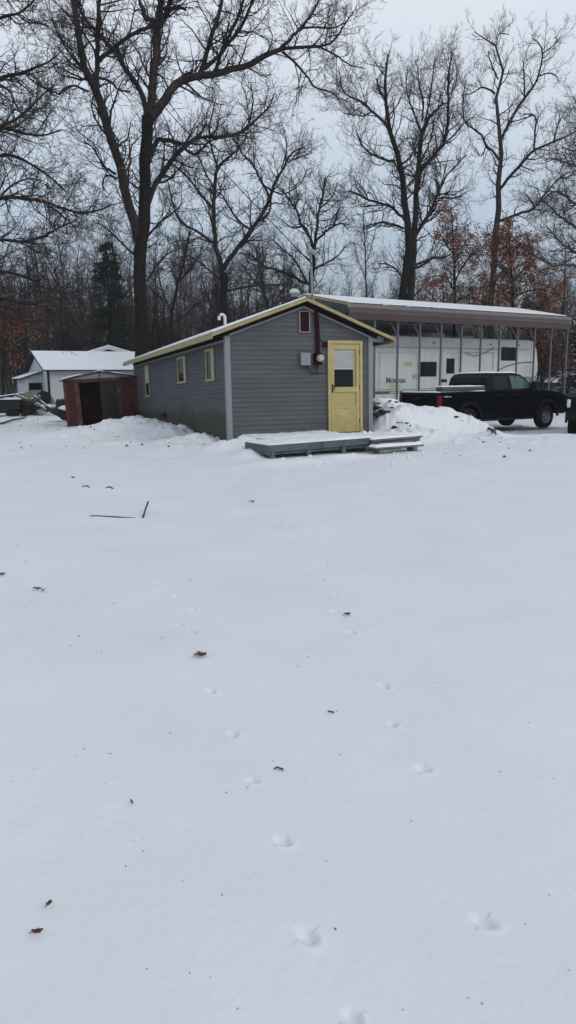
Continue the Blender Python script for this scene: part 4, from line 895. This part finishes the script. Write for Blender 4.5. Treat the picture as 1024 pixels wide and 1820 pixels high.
maple = [L(258, 745, 17, 254, 660, 14, 251, 560, 13, 251, 480, 12, 255, 400, 12, 257, 330, 11, 259, 260, 10.5, 264, 208, 11),
 L(247, 430, 11, 243, 412, 10.5, 232, 370, 9.5, 218, 310, 9, 200, 255, 8.5, 185, 205, 8.5, 170, 165, 8, 152, 120, 7, 142, 70, 6, 136, 20, 6, 128, -50, 5, 118, -130, 3),
 L(172, 165, 5, 172, 110, 5, 173, 60, 4.5, 176, 20, 4, 180, -50, 3), L(172, 112, 4, 200, 88, 4, 232, 62, 3.5, 266, 48, 3),
 L(262, 212, 6, 256, 180, 5, 246, 155, 5, 228, 130, 4.5, 208, 98, 4, 185, 68, 3.5, 160, 45, 3, 146, 25, 3, 130, -30, 2),
 L(264, 208, 9, 271, 160, 8, 278, 100, 8, 279, 55, 8), L(277, 52, 5, 262, 32, 4.5, 250, 12, 4, 242, -40, 3), L(279, 55, 6, 284, 10, 6, 284, -40, 5, 282, -110, 3),
 L(280, 55, 5, 296, 25, 4.5, 312, 12, 3.5, 330, 18, 2.5), L(286, 40, 4, 300, 10, 3.5, 318, -20, 3), L(281, 30, 4, 296, -20, 4, 310, -80, 3),
 L(266, 212, 9, 280, 196, 8.5, 296, 172, 8, 318, 148, 7.5, 340, 137, 7, 368, 132, 6.5, 400, 128, 6, 440, 116, 5.5, 470, 101, 5, 500, 88, 4),
 L(500, 88, 3.5, 530, 85, 3, 570, 83, 2.5, 595, 70, 2, 612, 45, 1.5, 628, 22, 1), L(497, 88, 3.5, 520, 65, 3, 540, 45, 2.5, 560, 15, 2, 572, -10, 1.5), L(536, 50, 2, 560, 48, 1.8, 590, 50, 1.5, 615, 40, 1),
 L(503, 92, 2.6, 525, 112, 2.2, 545, 135, 2, 560, 155, 1.6, 585, 162, 1.3, 605, 176, 1), L(570, 84, 2, 600, 100, 1.6, 622, 115, 1.2, 650, 122, .8),
 L(354, 134, 5, 366, 98, 4.5, 380, 55, 4, 392, 12, 3.5, 402, -40, 2.5), L(384, 129, 4, 393, 95, 3.5, 408, 62, 3, 425, 25, 2.5, 440, -20, 2), L(360, 122, 4, 385, 102, 3.6, 405, 78, 3.2, 425, 52, 3, 445, 15, 2.5, 458, -20, 2),
 L(262, 365, 6, 268, 345, 5.5, 285, 318, 5, 305, 285, 4.8, 325, 262, 4.2, 348, 246, 4, 375, 243, 3.6, 410, 240, 3, 438, 232, 2.6, 455, 212, 2, 475, 195, 1.6, 488, 165, 1),
 L(262, 290, 5, 272, 262, 5, 282, 248, 4.5, 302, 250, 4.2, 322, 258, 4), L(325, 262, 3, 345, 274, 2.6, 362, 262, 2.2, 372, 250, 1.6), L(440, 232, 2, 445, 210, 1.8, 450, 180, 1.5, 446, 150, 1),
 L(178, 140, 2.6, 152, 128, 2.3, 128, 100, 2, 104, 62, 1.6, 92, 30, 1.2), L(157, 163, 2.3, 128, 152, 2, 105, 166, 1.8, 88, 160, 1.5, 66, 150, 1), L(176, 138, 2.6, 196, 145, 2.4, 212, 160, 2, 232, 162, 1.4),
 L(155, 130, 2, 135, 105, 1.8, 120, 80, 1.4, 104, 66, 1), L(205, 310, 2.6, 190, 300, 2.2, 178, 285, 2, 165, 262, 1.6, 150, 252, 1.2), L(208, 318, 2, 190, 312, 1.8, 182, 328, 1.4, 190, 342, 1),
 L(262, 420, 2.4, 285, 395, 2, 305, 380, 1.8, 322, 365, 1.2), L(245, 460, 2.2, 225, 440, 2, 200, 415, 1.6, 175, 396, 1.2), L(262, 500, 2, 280, 470, 1.8, 300, 450, 1.5, 325, 440, 1)]
traced_tree('maple_tree', 'large dark forked maple with two leaning trunks behind the left side of the cabin', 30.5, maple, 11, rs=.86, dens=1.5, twl=1.0, depth=.35)
oakB = [L(398, 700, 13, 397, 600, 11, 397, 538, 10.5, 396, 482, 10), L(396, 490, 7, 388, 460, 6.5, 381, 436, 6, 383, 415, 5.5, 380, 371, 5, 383, 315, 4.5, 388, 296, 4, 411, 277, 3, 430, 258, 2, 440, 235, 1.5),
 L(380, 371, 3.4, 356, 345, 3, 337, 319, 2.6, 318, 300, 2.2, 298, 285, 1.6, 280, 280, 1), L(397, 478, 7, 405, 462, 6.5, 422, 440, 6, 448, 408, 5.5, 467, 378, 5, 480, 352, 4.5, 493, 319, 3.5, 508, 290, 3, 520, 270, 2, 540, 262, 1.2),
 L(480, 350, 3.4, 466, 325, 3, 449, 292, 2.6, 430, 272, 2, 415, 245, 1.4), L(379, 432, 4, 362, 420, 3.6, 348, 410, 3.2, 322, 394, 3, 310, 370, 2.6, 303, 345, 2, 298, 320, 1.2), L(446, 408, 3.4, 428, 397, 3, 415, 380, 2.6, 404, 362, 2.2, 393, 345, 1.6, 372, 335, 1),
 L(482, 352, 3, 478, 378, 2.6, 466, 388, 2), L(508, 290, 2, 530, 280, 1.6, 555, 272, 1), L(387, 296, 3, 376, 262, 2.6, 372, 230, 2.2, 378, 200, 1.6, 385, 170, 1), L(470, 330, 2.4, 500, 345, 2, 530, 330, 1.6, 548, 300, 1), L(383, 340, 2.4, 362, 300, 2, 350, 262, 1.6, 352, 225, 1),
 L(396, 520, 3, 425, 512, 2.8, 460, 508, 2.2, 500, 505, 1.6), L(394, 500, 2.6, 360, 470, 2.4, 335, 455, 2, 312, 460, 1.4), L(420, 277, 2, 425, 240, 1.6, 445, 205, 1.2, 470, 190, .8), L(500, 300, 2, 510, 262, 1.6, 505, 230, 1.2)]
traced_tree('oak_tree', 'gnarled bare oak with a forked trunk rising straight behind the cabin roof', 40, oakB, 12, rs=.64, dens=1.3, twl=1.15, depth=.4)
oakC = [L(553, 640, 8, 552, 560, 7.5, 552, 516, 7, 556, 470, 6.5, 558, 440, 6), L(558, 442, 4.5, 546, 412, 4, 536, 398, 3.6, 526, 371, 3.2, 512, 352, 2.6, 500, 335, 1.6), L(559, 440, 4.5, 564, 400, 4, 567, 371, 3.6, 575, 340, 3, 578, 315, 2),
 L(562, 428, 3.6, 576, 414, 3.2, 592, 403, 2.8, 608, 397, 2.2, 618, 408, 1.5), L(552, 505, 4.5, 535, 500, 4, 520, 488, 3.6, 493, 481, 3.2, 470, 472, 2.6, 448, 456, 2.2, 425, 448, 1.6), L(545, 500, 3, 530, 472, 2.8, 519, 456, 2.4, 505, 445, 2, 485, 425, 1.4),
 L(567, 372, 2.2, 590, 350, 1.8, 600, 325, 1.2), L(592, 403, 2, 600, 380, 1.6, 606, 355, 1), L(526, 371, 2, 528, 345, 1.6, 520, 320, 1.2), L(554, 480, 3, 575, 470, 2.6, 600, 455, 2, 615, 435, 1.2), L(540, 402, 2, 520, 405, 1.8, 500, 390, 1.2)]
traced_tree('oak_tree', 'smaller spreading bare tree directly behind the roof peak of the cabin', 52, oakC, 13, dens=1.3, twl=1.3, depth=.4)
twin = [L(706, 720, 14, 708, 600, 12, 712, 540, 11, 722, 495, 11, 727, 435, 10.5, 722, 373, 9, 718, 331, 8.5, 710, 290, 7.5, 701, 257, 6.5, 690, 219, 5.5, 684, 174, 4.5, 685, 124, 3, 690, 98, 2),
 L(728, 700, 13, 729, 600, 12, 730, 540, 11, 732, 476, 10, 736, 414, 8.5, 741, 331, 7.5, 746, 290, 6.5, 748, 236, 6, 757, 214, 4.5, 775, 198, 3.5, 786, 185, 2.5), L(738, 420, 6, 752, 395, 5.5, 768, 370, 5, 780, 331, 4, 772, 320, 2),
 L(742, 322, 5, 752, 300, 5, 768, 280, 4.8, 790, 252, 4.4, 796, 207, 4, 797, 145, 3, 800, 112, 2, 806, 95, 1.5), L(720, 392, 4.5, 705, 376, 4, 694, 367, 3.8, 672, 360, 3.4, 654, 355, 3, 636, 345, 2.4, 620, 338, 1.6), L(718, 406, 4, 700, 400, 3.6, 683, 395, 3.2, 665, 398, 2.6, 650, 402, 1.8),
 L(702, 287, 4, 690, 285, 3.6, 675, 280, 3.2, 655, 270, 2.6, 642, 255, 2, 634, 238, 1.4), L(689, 223, 3.6, 675, 210, 3.4, 662, 198, 3, 648, 184, 2.8, 636, 178, 2.4, 612, 165, 2, 606, 145, 1.6, 602, 120, 1), L(660, 198, 2.4, 648, 206, 2, 632, 204, 1.6, 616, 203, 1), L(712, 294, 3.2, 728, 280, 2.8, 743, 255, 2, 750, 240, 1.5),
 L(724, 332, 3, 736, 318, 2.6, 745, 305, 2), L(742, 412, 3.6, 758, 390, 3.2, 774, 370, 2.6, 782, 352, 2.2, 806, 352, 1.8, 828, 343, 1.2), L(794, 252, 2.4, 812, 235, 2, 826, 218, 1.6, 845, 205, 1), L(733, 474, 4, 750, 466, 3.4, 768, 460, 3, 795, 455, 2.4, 815, 440, 1.4),
 L(654, 355, 1.8, 650, 345, 1.8, 642, 332, 1.3, 630, 318, .9), L(636, 345, 1.6, 630, 362, 1.2, 622, 356, 1), L(684, 174, 3, 674, 158, 2.6, 670, 140, 1.8), L(748, 236, 3, 738, 205, 2.6, 728, 180, 2, 722, 150, 1.5, 725, 120, 1), L(750, 215, 3, 752, 180, 2.5, 745, 150, 2, 742, 115, 1.2), L(757, 214, 2.6, 765, 170, 2.2, 770, 130, 1.5, 772, 105, 1),
 L(746, 290, 3, 760, 262, 2.4, 768, 235, 1.8, 772, 210, 1.2), L(797, 170, 2, 810, 150, 1.5, 812, 120, 1), L(720, 500, 3, 705, 480, 2.6, 690, 470, 2, 672, 468, 1.4), L(768, 372, 3, 790, 320, 2.4, 805, 300, 2, 830, 275, 1.2)]
traced_tree('twin_trunk_tree', 'tall bare tree with paired trunks rising behind the carport roof', 44, twin, 14, dens=1.35, twl=1.25, depth=.35, up=.12)
oakE = [L(868, 740, 9.5, 869, 620, 9, 871, 551, 8.5, 877, 476, 8.5, 884, 393, 8, 886, 331, 7, 890, 290, 6, 890, 248, 5.5, 884, 207, 4.5, 881, 166, 4, 886, 141, 3.5, 898, 116, 3, 884, 86, 2.5, 866, 64, 1.8, 842, 56, 1),
 L(891, 248, 4, 900, 230, 3.8, 908, 212, 3.6, 930, 178, 3.2, 946, 158, 3, 958, 132, 2.6, 964, 95, 2.2, 955, 74, 1.6, 946, 68, 1), L(958, 135, 2, 978, 130, 1.8, 992, 138, 1.2), L(964, 95, 1.8, 980, 84, 1.5, 996, 66, 1),
 L(889, 286, 3.6, 878, 270, 3.4, 864, 260, 3, 856, 240, 2.8, 840, 228, 2.4, 826, 215, 2, 823, 175, 1.6, 828, 142, 1.2), L(880, 166, 3, 868, 158, 2.6, 855, 156, 2, 838, 166, 1.6, 820, 170, 1), L(882, 80, 1.8, 888, 60, 1.4, 905, 62, 1),
 L(886, 340, 4, 905, 314, 4.2, 920, 300, 4.2, 934, 282, 4, 948, 268, 3.8, 965, 260, 3.2, 985, 252, 2.8, 1012, 240, 2.2, 1040, 222, 1.4), L(949, 267, 3, 951, 235, 2.6, 951, 207, 2.2, 930, 203, 1.6), L(984, 252, 2.2, 990, 228, 1.8, 1000, 205, 1.4, 1014, 188, 1), L(948, 205, 1.6, 920, 214, 1.5, 905, 218, 1.5),
 L(887, 393, 4.5, 902, 388, 4, 920, 380, 3.8, 945, 374, 3.4, 952, 368, 3, 965, 350, 2.8, 984, 327, 2.4, 1000, 312, 1.8, 1030, 300, 1), L(950, 368, 2.4, 942, 355, 2, 934, 344, 1.6), L(886, 141, 2.2, 872, 110, 1.8, 868, 90, 1.2), L(932, 178, 2.4, 932, 140, 2, 930, 115, 1.2, 940, 80, .8), L(864, 260, 2, 855, 278, 1.6, 845, 262, 1)]
traced_tree('oak_tree', 'tall crooked bare oak with rusty leaves low on its trunk right of the twin trunks', 46, oakE, 15, dens=.95, twl=.95, depth=.35, leaves=dict(zmax=11.0, n=8, size=.058, spread=.14, frac=.45), bark='bark2', up=.1)
# the tree beyond the left edge whose limbs reach into the picture
leftT = [L(-95, 760, 26, -95, 600, 24, -92, 450, 22, -90, 330, 19, -86, 200, 15, -80, 60, 10, -70, -60, 6),
 L(-90, 250, 9, -45, 180, 6, -5, 138, 5, 25, 134, 4.5, 45, 128, 4, 70, 118, 3, 95, 104, 2, 112, 88, 1.2), L(-85, 130, 7, -40, 60, 5, 0, 32, 4, 30, 24, 3.4, 55, 8, 2.6, 75, -20, 1.6), L(45, 130, 2.6, 60, 145, 2, 85, 160, 1.8, 100, 172, 1.2),
 L(-90, 330, 8, -45, 260, 5, 0, 225, 4.4, 35, 208, 3.6, 60, 185, 3, 78, 165, 2.4, 100, 150, 1.4), L(-90, 380, 8, -40, 310, 5.5, 0, 275, 4.4, 30, 280, 3.8, 62, 295, 3.2, 95, 320, 2.4, 120, 345, 1.4), L(-92, 420, 9, -40, 368, 6, 0, 352, 5, 40, 352, 4.4, 75, 358, 3.8, 105, 368, 3, 145, 378, 2.6, 180, 372, 2, 205, 362, 1.2),
 L(-92, 470, 8, -40, 440, 6, 0, 425, 4.6, 40, 430, 4, 80, 420, 3.2, 105, 405, 2.4, 135, 392, 1.4), L(-92, 500, 8, -40, 490, 5.5, 5, 482, 4.6, 45, 492, 3.8, 75, 510, 3, 110, 522, 2.4, 140, 518, 1.6), L(75, 358, 3, 100, 375, 2.6, 125, 395, 2, 140, 418, 1.3),
 L(-90, 300, 7, -30, 240, 5, 10, 228, 4, 45, 238, 3.2, 80, 240, 2.4, 110, 230, 1.4), L(0, 150, 3, 20, 165, 2.5, 30, 190, 2, 50, 215, 1.2), L(30, 24, 2.4, 50, 40, 2, 75, 42, 1.5, 95, 55, 1), L(-92, 540, 7, -40, 545, 4.5, 0, 530, 3.8, 40, 540, 3, 80, 545, 2, 100, 560, 1.3),
 L(-80, 60, 6, -40, 0, 5, 10, -20, 4, 60, -50, 3), L(0, 352, 3, 20, 330, 2.6, 50, 318, 2, 80, 322, 1.3)]
traced_tree('oak_tree', 'big oak rooted beyond the left edge whose bare limbs reach into the photo', 24, leftT, 16, rs=.62, dens=1.7, twl=.98, depth=.45, up=.03, leaves=dict(zmax=9.0, n=5, size=.045, spread=.09, frac=.06))
# tree beyond the right edge
rightT = [L(1085, 760, 16, 1080, 600, 14, 1078, 470, 13, 1072, 380, 10, 1066, 280, 7), L(1072, 400, 6, 1040, 372, 4.5, 1015, 358, 3.8, 990, 340, 3.2, 968, 352, 2.4, 950, 372, 1.6), L(1076, 440, 6, 1045, 425, 4.5, 1020, 402, 3.8, 995, 385, 3, 975, 365, 2.2, 962, 350, 1.2),
 L(1068, 330, 5, 1035, 300, 4, 1008, 290, 3.2, 985, 282, 2.4, 968, 285, 1.5), L(1070, 300, 4, 1045, 262, 3.5, 1020, 268, 2.5, 1000, 262, 1.5), L(1078, 500, 5, 1045, 480, 4, 1015, 470, 3.4, 985, 472, 2.8, 962, 462, 2, 945, 448, 1.3), L(1078, 460, 5, 1040, 455, 4, 1010, 440, 3, 990, 425, 2.4, 975, 405, 1.4),
 L(1066, 280, 4, 1050, 230, 3, 1030, 200, 2, 1020, 170, 1.2)]
traced_tree('oak_tree', 'bare tree beyond the right edge whose arching limbs enter behind the carport end', 42, rightT, 17, dens=2.2, twl=1.1, depth=.45, bark='bark2', tw='twig2', up=.04)
# rust-leaved young trees behind the carport
rust1 = [L(806, 720, 4.5, 807, 600, 4, 808, 500, 3.6, 806, 430, 2.6, 802, 380, 1.6), L(807, 520, 2.6, 795, 495, 2, 775, 490, 1.6, 755, 497, 1), L(808, 500, 2.4, 825, 470, 2, 840, 452, 1.5, 860, 445, 1), L(807, 540, 2.4, 825, 528, 2, 850, 530, 1.5), L(806, 450, 2, 790, 430, 1.6, 778, 405, 1), L(808, 550, 2, 790, 540, 1.6, 770, 543, 1), L(808, 470, 2, 822, 440, 1.6, 835, 420, 1)]
traced_tree('young_oak', 'slim young oak with rusty brown leaves just left of the crooked oak', 40, rust1, 18, dens=2.2, twl=.75, depth=.5, leaves=dict(n=10, size=.056, spread=.10, frac=.5), up=.0)
rust2 = [L(915, 720, 5, 914, 620, 4.4, 912, 540, 4, 908, 470, 3, 905, 420, 2, 903, 395, 1.2), L(912, 530, 3, 935, 518, 2.4, 960, 515, 2, 985, 522, 1.2), L(910, 500, 2.6, 930, 480, 2, 948, 468, 1.5), L(912, 545, 2.6, 895, 520, 2, 880, 505, 1.5, 862, 500, 1), L(912, 550, 2.4, 940, 545, 2, 965, 548, 1.2), L(908, 470, 2.2, 925, 445, 1.8, 940, 425, 1.2), L(907, 450, 2, 892, 430, 1.6, 880, 415, 1), L(912, 560, 2.4, 890, 553, 2, 870, 545, 1.4), L(912, 590, 2, 935, 582, 1.6, 952, 590, 1), L(911, 500, 2, 890, 470, 1.6, 878, 452, 1)]
traced_tree('young_oak', 'bushy young oak full of rusty leaves right of the crooked oak', 41, rust2, 19, dens=2.6, twl=.8, depth=.5, leaves=dict(n=12, size=.058, spread=.11, frac=.62), up=-.02)
rust3 = [L(962, 740, 4, 962, 660, 3.6, 960, 600, 3, 958, 560, 2), L(961, 640, 2.4, 980, 625, 2, 1000, 630, 1.4), L(960, 610, 2.4, 945, 600, 2, 930, 602, 1.4), L(960, 600, 2, 975, 580, 1.5, 990, 570, 1), L(962, 660, 2, 945, 650, 1.5)]
traced_tree('young_oak', 'low rusty leaved sapling between the camper nose and the last carport post', 44, rust3, 20, dens=3, twl=.8, depth=.5, leaves=dict(n=10, size=.055, spread=.12, frac=.55), up=.0)
rust4 = [L(5, 740, 4, 6, 660, 3.6, 8, 600, 3, 10, 550, 2), L(8, 610, 2, 25, 590, 1.6, 45, 580, 1), L(7, 640, 2, -10, 620, 1.5, -30, 610, 1), L(9, 570, 2, 28, 562, 1.6, 45, 560, 1), L(6, 670, 2, 20, 650, 1.5)]
traced_tree('young_oak', 'young oak with a few rusty leaves at the left edge above the junk', 48, rust4, 22, dens=2.5, twl=.9, depth=.5, leaves=dict(n=6, size=.085, spread=.2, frac=.4), up=.0)
sap = [L(652, 640, 2.6, 652, 560, 2.4, 650, 480, 2, 648, 420, 1.4, 645, 370, .9), L(651, 500, 1.6, 638, 465, 1.2, 628, 430, .8), L(650, 470, 1.6, 660, 440, 1.2, 668, 405, .8), L(652, 530, 1.4, 662, 505, 1, 672, 480, .7), L(649, 440, 1.2, 640, 415, .8)]
traced_tree('sapling', 'thin upright sapling between the roof peak and the paired trunks', 46, sap, 23, dens=1.0, twl=.6, depth=.3, bark='bark2', tw='twig2', l3=.3)
sap2 = [L(1000, 740, 3.2, 1000, 640, 3, 1002, 540, 2.6, 1004, 480, 2, 1006, 430, 1), L(1001, 580, 1.6, 1012, 555, 1.2, 1020, 530, .8), L(1002, 540, 1.6, 985, 515, 1.2, 975, 495, .8)]
traced_tree('sapling', 'slim bare sapling rising past the right end of the carport', 44, sap2, 24, dens=1.2, twl=.7, depth=.3, bark='bark2', tw='twig2', l3=.4)
sap3 = [L(300, 650, 5, 305, 560, 4.5, 318, 500, 4, 330, 450, 3, 338, 410, 2), L(306, 560, 3, 290, 520, 2.5, 280, 480, 2, 275, 440, 1.4), L(318, 500, 3, 345, 470, 2.5, 360, 440, 1.6), L(304, 580, 2.6, 330, 560, 2, 350, 540, 1.5, 372, 535, 1), L(330, 450, 2, 318, 420, 1.5)]
traced_tree('oak_tree', 'mid sized bare tree between the forked maple and the gnarled oak', 46, sap3, 25, dens=1.6, twl=1.2, depth=.4, bark='bark', tw='twig')
sap4 = [L(480, 640, 5, 478, 560, 4.5, 470, 520, 4, 462, 480, 3, 455, 440, 2), L(477, 550, 3, 500, 520, 2.5, 515, 500, 1.8), L(468, 515, 3, 445, 490, 2.5, 430, 470, 1.6), L(462, 480, 2, 475, 450, 1.5)]
traced_tree('oak_tree', 'low bare tree seen between the gnarled oak and the roof peak', 55, sap4, 26, dens=1.8, twl=1.4, depth=.4, bark='bark2', tw='twig2')

# ---- conifers
def conifer(name, label, base, h, rad_, seed, m='needle', snow=False, group=None):
    rng = np.random.default_rng(seed); e_ = empty(name, base, 0, label, 'conifer', group)
    npmesh('trunk', *tubes(np.array([[[0, 0, -.2], [0, 0, h*.5], [0, 0, h]]]), np.array([[h*.014, h*.009, .01]]), 8), 'bark', e_)
    n = int(h*17); z = h*(.10+.88*rng.random(n)**.9); az = rng.uniform(0, 2*pi, n); ln = rad_*(1-z/h)**.75*rng.uniform(.6, 1.12, n)+.12
    K = 7; u = np.linspace(0, 1, K)[None]; dx = np.cos(az)[:, None]*ln[:, None]*u; dy = np.sin(az)[:, None]*ln[:, None]*u; dz = z[:, None]+ln[:, None]*(-.30*u+.18*u*u)
    P = np.stack([dx, dy, dz], -1)+rng.normal(size=(n, K, 3))*.03; R = (.012+.012*ln)[:, None]*(1-.8*u); br = [tubes(P, R, 3)]
    q, r = spawn(P, R, 7, rng, .15, 1, ln=(.2, .42), ang=(35, 65), wob=.15, up=-.02, K=4, r0=.5, minr=.004)
    br.append(tubes(q, r, 3)); V, Q = joinVQ(br); npmesh('branches', V, Q, 'twig', e_)
    S = np.concatenate([q, ]); c = S.reshape(-1, 3); c = np.repeat(c, 5, 0)+rng.normal(size=(len(c)*5, 3))*np.array([.07, .07, .035])
    a = rng.normal(size=c.shape)*[1, 1, .35]; a /= np.linalg.norm(a, axis=-1, keepdims=True); b = np.cross(a, [0, 0, 1.0]); b /= np.linalg.norm(b, axis=-1, keepdims=True)+1e-9; s = rng.uniform(.06, .15, (len(c), 1))
    V = np.stack([c-a*s, c-b*s*.16, c+a*s-[0, 0, .03], c+b*s*.16], 1).reshape(-1, 3); npmesh('foliage', V, np.arange(len(V)).reshape(-1, 4), m, e_, smooth=False)
    if snow:
        sel = q[::1].reshape(-1, 3); sel = sel[rng.random(len(sel)) < .35]; sel = sel+[0, 0, .07]; a = rng.normal(size=sel.shape)*[1, 1, .1]; a /= np.linalg.norm(a, axis=-1, keepdims=True); b = np.cross(a, [0, 0, 1.0]); s = rng.uniform(.05, .13, (len(sel), 1))
        V = np.stack([sel-a*s, sel-b*s*.6, sel+a*s, sel+b*s*.6, sel+[0, 0, .05]], 1).reshape(-1, 3); i = np.arange(len(sel))[:, None]*5
        T = np.concatenate([i+[0, 1, 4], i+[1, 2, 4], i+[2, 3, 4], i+[3, 0, 4]]); npmesh('snow_on_branches', V, T, 'snowcap', e_, smooth=False)
    return e_
def gp(px, Y): p = at(px, 700, Y); return (p[0], p[1], gz(p[0], p[1]))
conifer('pine_tree', 'dark green pine standing behind the white building left of the forked maple', gp(203, 52), 11.2, 3.3, 1)
conifer('pine_tree', 'dark shorter pine behind the white building at its left end', gp(128, 75), 9, 2.6, 2, 'needle2')
conifer('spruce_tree', 'snow laden spruce at the right photo edge beside the blue house', gp(1022, 54), 6.2, 1.7, 3, 'needle2', True)
conifer('spruce_tree', 'dark small spruce right behind the camper nose', gp(972, 62), 5.0, 2.0, 4, 'needle2')

# ---- forest behind: a few kinds, copied
def forest_kind(h, seed, tw, bark, low=.35, spread=.33, n1=26, wob=.17):
    rng = np.random.default_rng(seed); K = 10; u = np.linspace(0, 1, K); lean = rng.normal(size=2)*.05*h
    P = np.stack([lean[0]*u**1.5+.7*wob*np.sin(u*7+seed)+.6*wob*np.sin(u*15+seed*2), lean[1]*u**1.5+.6*wob*np.cos(u*6+seed), h*u-.3], -1)[None]; R = (h*.0125*(1-u)**.8+.015)[None]
    tr_ = tubes(P, R, 8)
    q1, r1 = spawn(P, R, n1, rng, low, 1, ln=(spread*.7, spread*1.25), ang=(28, 66), wob=wob*1.3, up=.10, K=9, r0=.62, rend=.006)
    q2, r2_ = spawn(q1, r1, 8, rng, .15, 1, ln=(.3, .55), ang=(25, 60), wob=.24, up=.07, K=6, r0=.6, rend=.005, minr=.007)
    q3, r3 = spawn(q2, r2_, 6, rng, .15, 1, ln=(.35, .65), ang=(25, 60), wob=.25, up=.05, K=4, r0=.7, rend=.004, minr=.0065)
    V, Q = joinVQ([tubes(q1, r1, 5), tubes(q2, r2_, 3), tubes(q3, r3, 3)])
    return tr_, (V, Q), q2
kinds = []
FG = 'bare trees of the wood behind the buildings'
for k, (h, low, sp_, n1) in enumerate(((16, .3, .34, 26), (18, .4, .30, 26), (13, .2, .50, 22), (15, .3, .42, 26), (11, .15, .52, 22), (17, .5, .28, 20), (8, .1, .5, 22))):
    tr_, cr_, q2 = forest_kind(h, 40+k, None, None, low, sp_, n1, (.15, .15, .3, .22, .3, .14, .25)[k])
    e_ = empty('bare_tree', (0, 0, 0), 0, 'bare grey tree in the wood behind the buildings', 'tree', FG)
    npmesh('trunk', tr_[0], tr_[1], 'bark2' if k % 2 else 'bark', e_); npmesh('crown', cr_[0], cr_[1], 'twig2' if k % 2 else 'twig', e_); kinds.append(e_)
rn = random.Random(77); used = [False]*len(kinds)
def place_forest(px, Y, kind, sc):
    e_ = kinds[kind] if not used[kind] else copy_tree(kinds[kind]); used[kind] = True
    x, y, z = gp(px, Y); e_.location = (x, y, z); e_.rotation_euler = (0, 0, rn.uniform(0, 6.28)); e_.scale = (sc, sc, sc)
for k in range(165):
    Y = rn.choice((rn.uniform(58, 75), rn.uniform(75, 100), rn.uniform(95, 130)))
    px = -60+(k*7.73*3.1) % 1160+rn.uniform(-8, 8)
    ht = 14 if px < 230 else 12.5 if px < 520 else 10.5 if px < 700 else 11 if px < 860 else 10.5
    kd = rn.choice((0, 1, 2, 3, 4, 5, 2, 3, 4)) if Y > 62 else rn.choice((2, 4, 2, 3)); hk = (16, 18, 13, 15, 11, 17, 8)[kd]; target = ht*Y/72*rn.uniform(.75, 1.1); target = min(target, 22)
    place_forest(px, Y, kd, target/hk)
for k in range(34): place_forest(rn.uniform(-20, 1050), rn.uniform(50, 62), 6, rn.uniform(.6, .95))
# far-off wood as one mass
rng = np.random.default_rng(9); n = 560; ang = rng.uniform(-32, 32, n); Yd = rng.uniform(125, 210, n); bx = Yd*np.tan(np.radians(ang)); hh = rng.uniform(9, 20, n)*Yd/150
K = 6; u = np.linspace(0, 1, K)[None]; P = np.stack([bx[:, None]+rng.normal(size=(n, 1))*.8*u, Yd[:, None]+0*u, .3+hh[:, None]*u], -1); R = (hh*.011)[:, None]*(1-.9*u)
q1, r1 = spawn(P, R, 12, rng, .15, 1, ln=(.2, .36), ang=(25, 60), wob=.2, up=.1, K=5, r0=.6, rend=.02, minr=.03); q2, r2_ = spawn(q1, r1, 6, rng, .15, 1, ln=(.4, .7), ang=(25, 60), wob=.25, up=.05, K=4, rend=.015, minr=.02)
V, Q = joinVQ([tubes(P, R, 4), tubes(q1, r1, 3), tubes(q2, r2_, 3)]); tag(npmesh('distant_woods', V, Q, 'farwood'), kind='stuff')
# undergrowth in front of the wood
n = 2600; ang = rng.uniform(-26, 26, n); Yd = rng.uniform(50, 110, n); bx = Yd*np.tan(np.radians(ang)); ok = ~((bx > -20) & (bx < 30) & (Yd < 56)); bx, Yd = bx[ok], Yd[ok]; n = len(bx); hh = rng.uniform(1, 3.4, n)
P = np.stack([bx[:, None]+rng.normal(size=(n, 1))*.5*u, Yd[:, None]+rng.normal(size=(n, 1))*.4*u, -.3+hh[:, None]*u], -1); R = np.full((n, 1), .022)*(1-.8*u)
q1, r1 = spawn(P, R, 9, rng, .1, 1, ln=(.3, .6), ang=(20, 60), wob=.25, up=.08, K=5, r0=.7, rend=.006, minr=.009); V, Q = joinVQ([tubes(P, R, 3), tubes(q1, r1, 3)]); tag(npmesh('undergrowth', V, Q, 'twig2'), kind='stuff')

# ------------------------------------------------------------------ haze: pale winter air over the whole place
hz = tag(B(-260, 260, -30, 330, -3, 45).build('haze', 'snow'), kind='stuff')
hm = bpy.data.materials.new('haze_air'); hm.use_nodes = True; ht = hm.node_tree; ht.nodes.clear(); ho = ht.nodes.new('ShaderNodeOutputMaterial'); pv = ht.nodes.new('ShaderNodeVolumePrincipled')
pv.inputs['Color'].default_value = (.85, .9, .97, 1); pv.inputs['Density'].default_value = .0006; ht.links.new(pv.outputs[0], ho.inputs['Volume'])
hz.data.materials.clear(); hz.data.materials.append(hm)
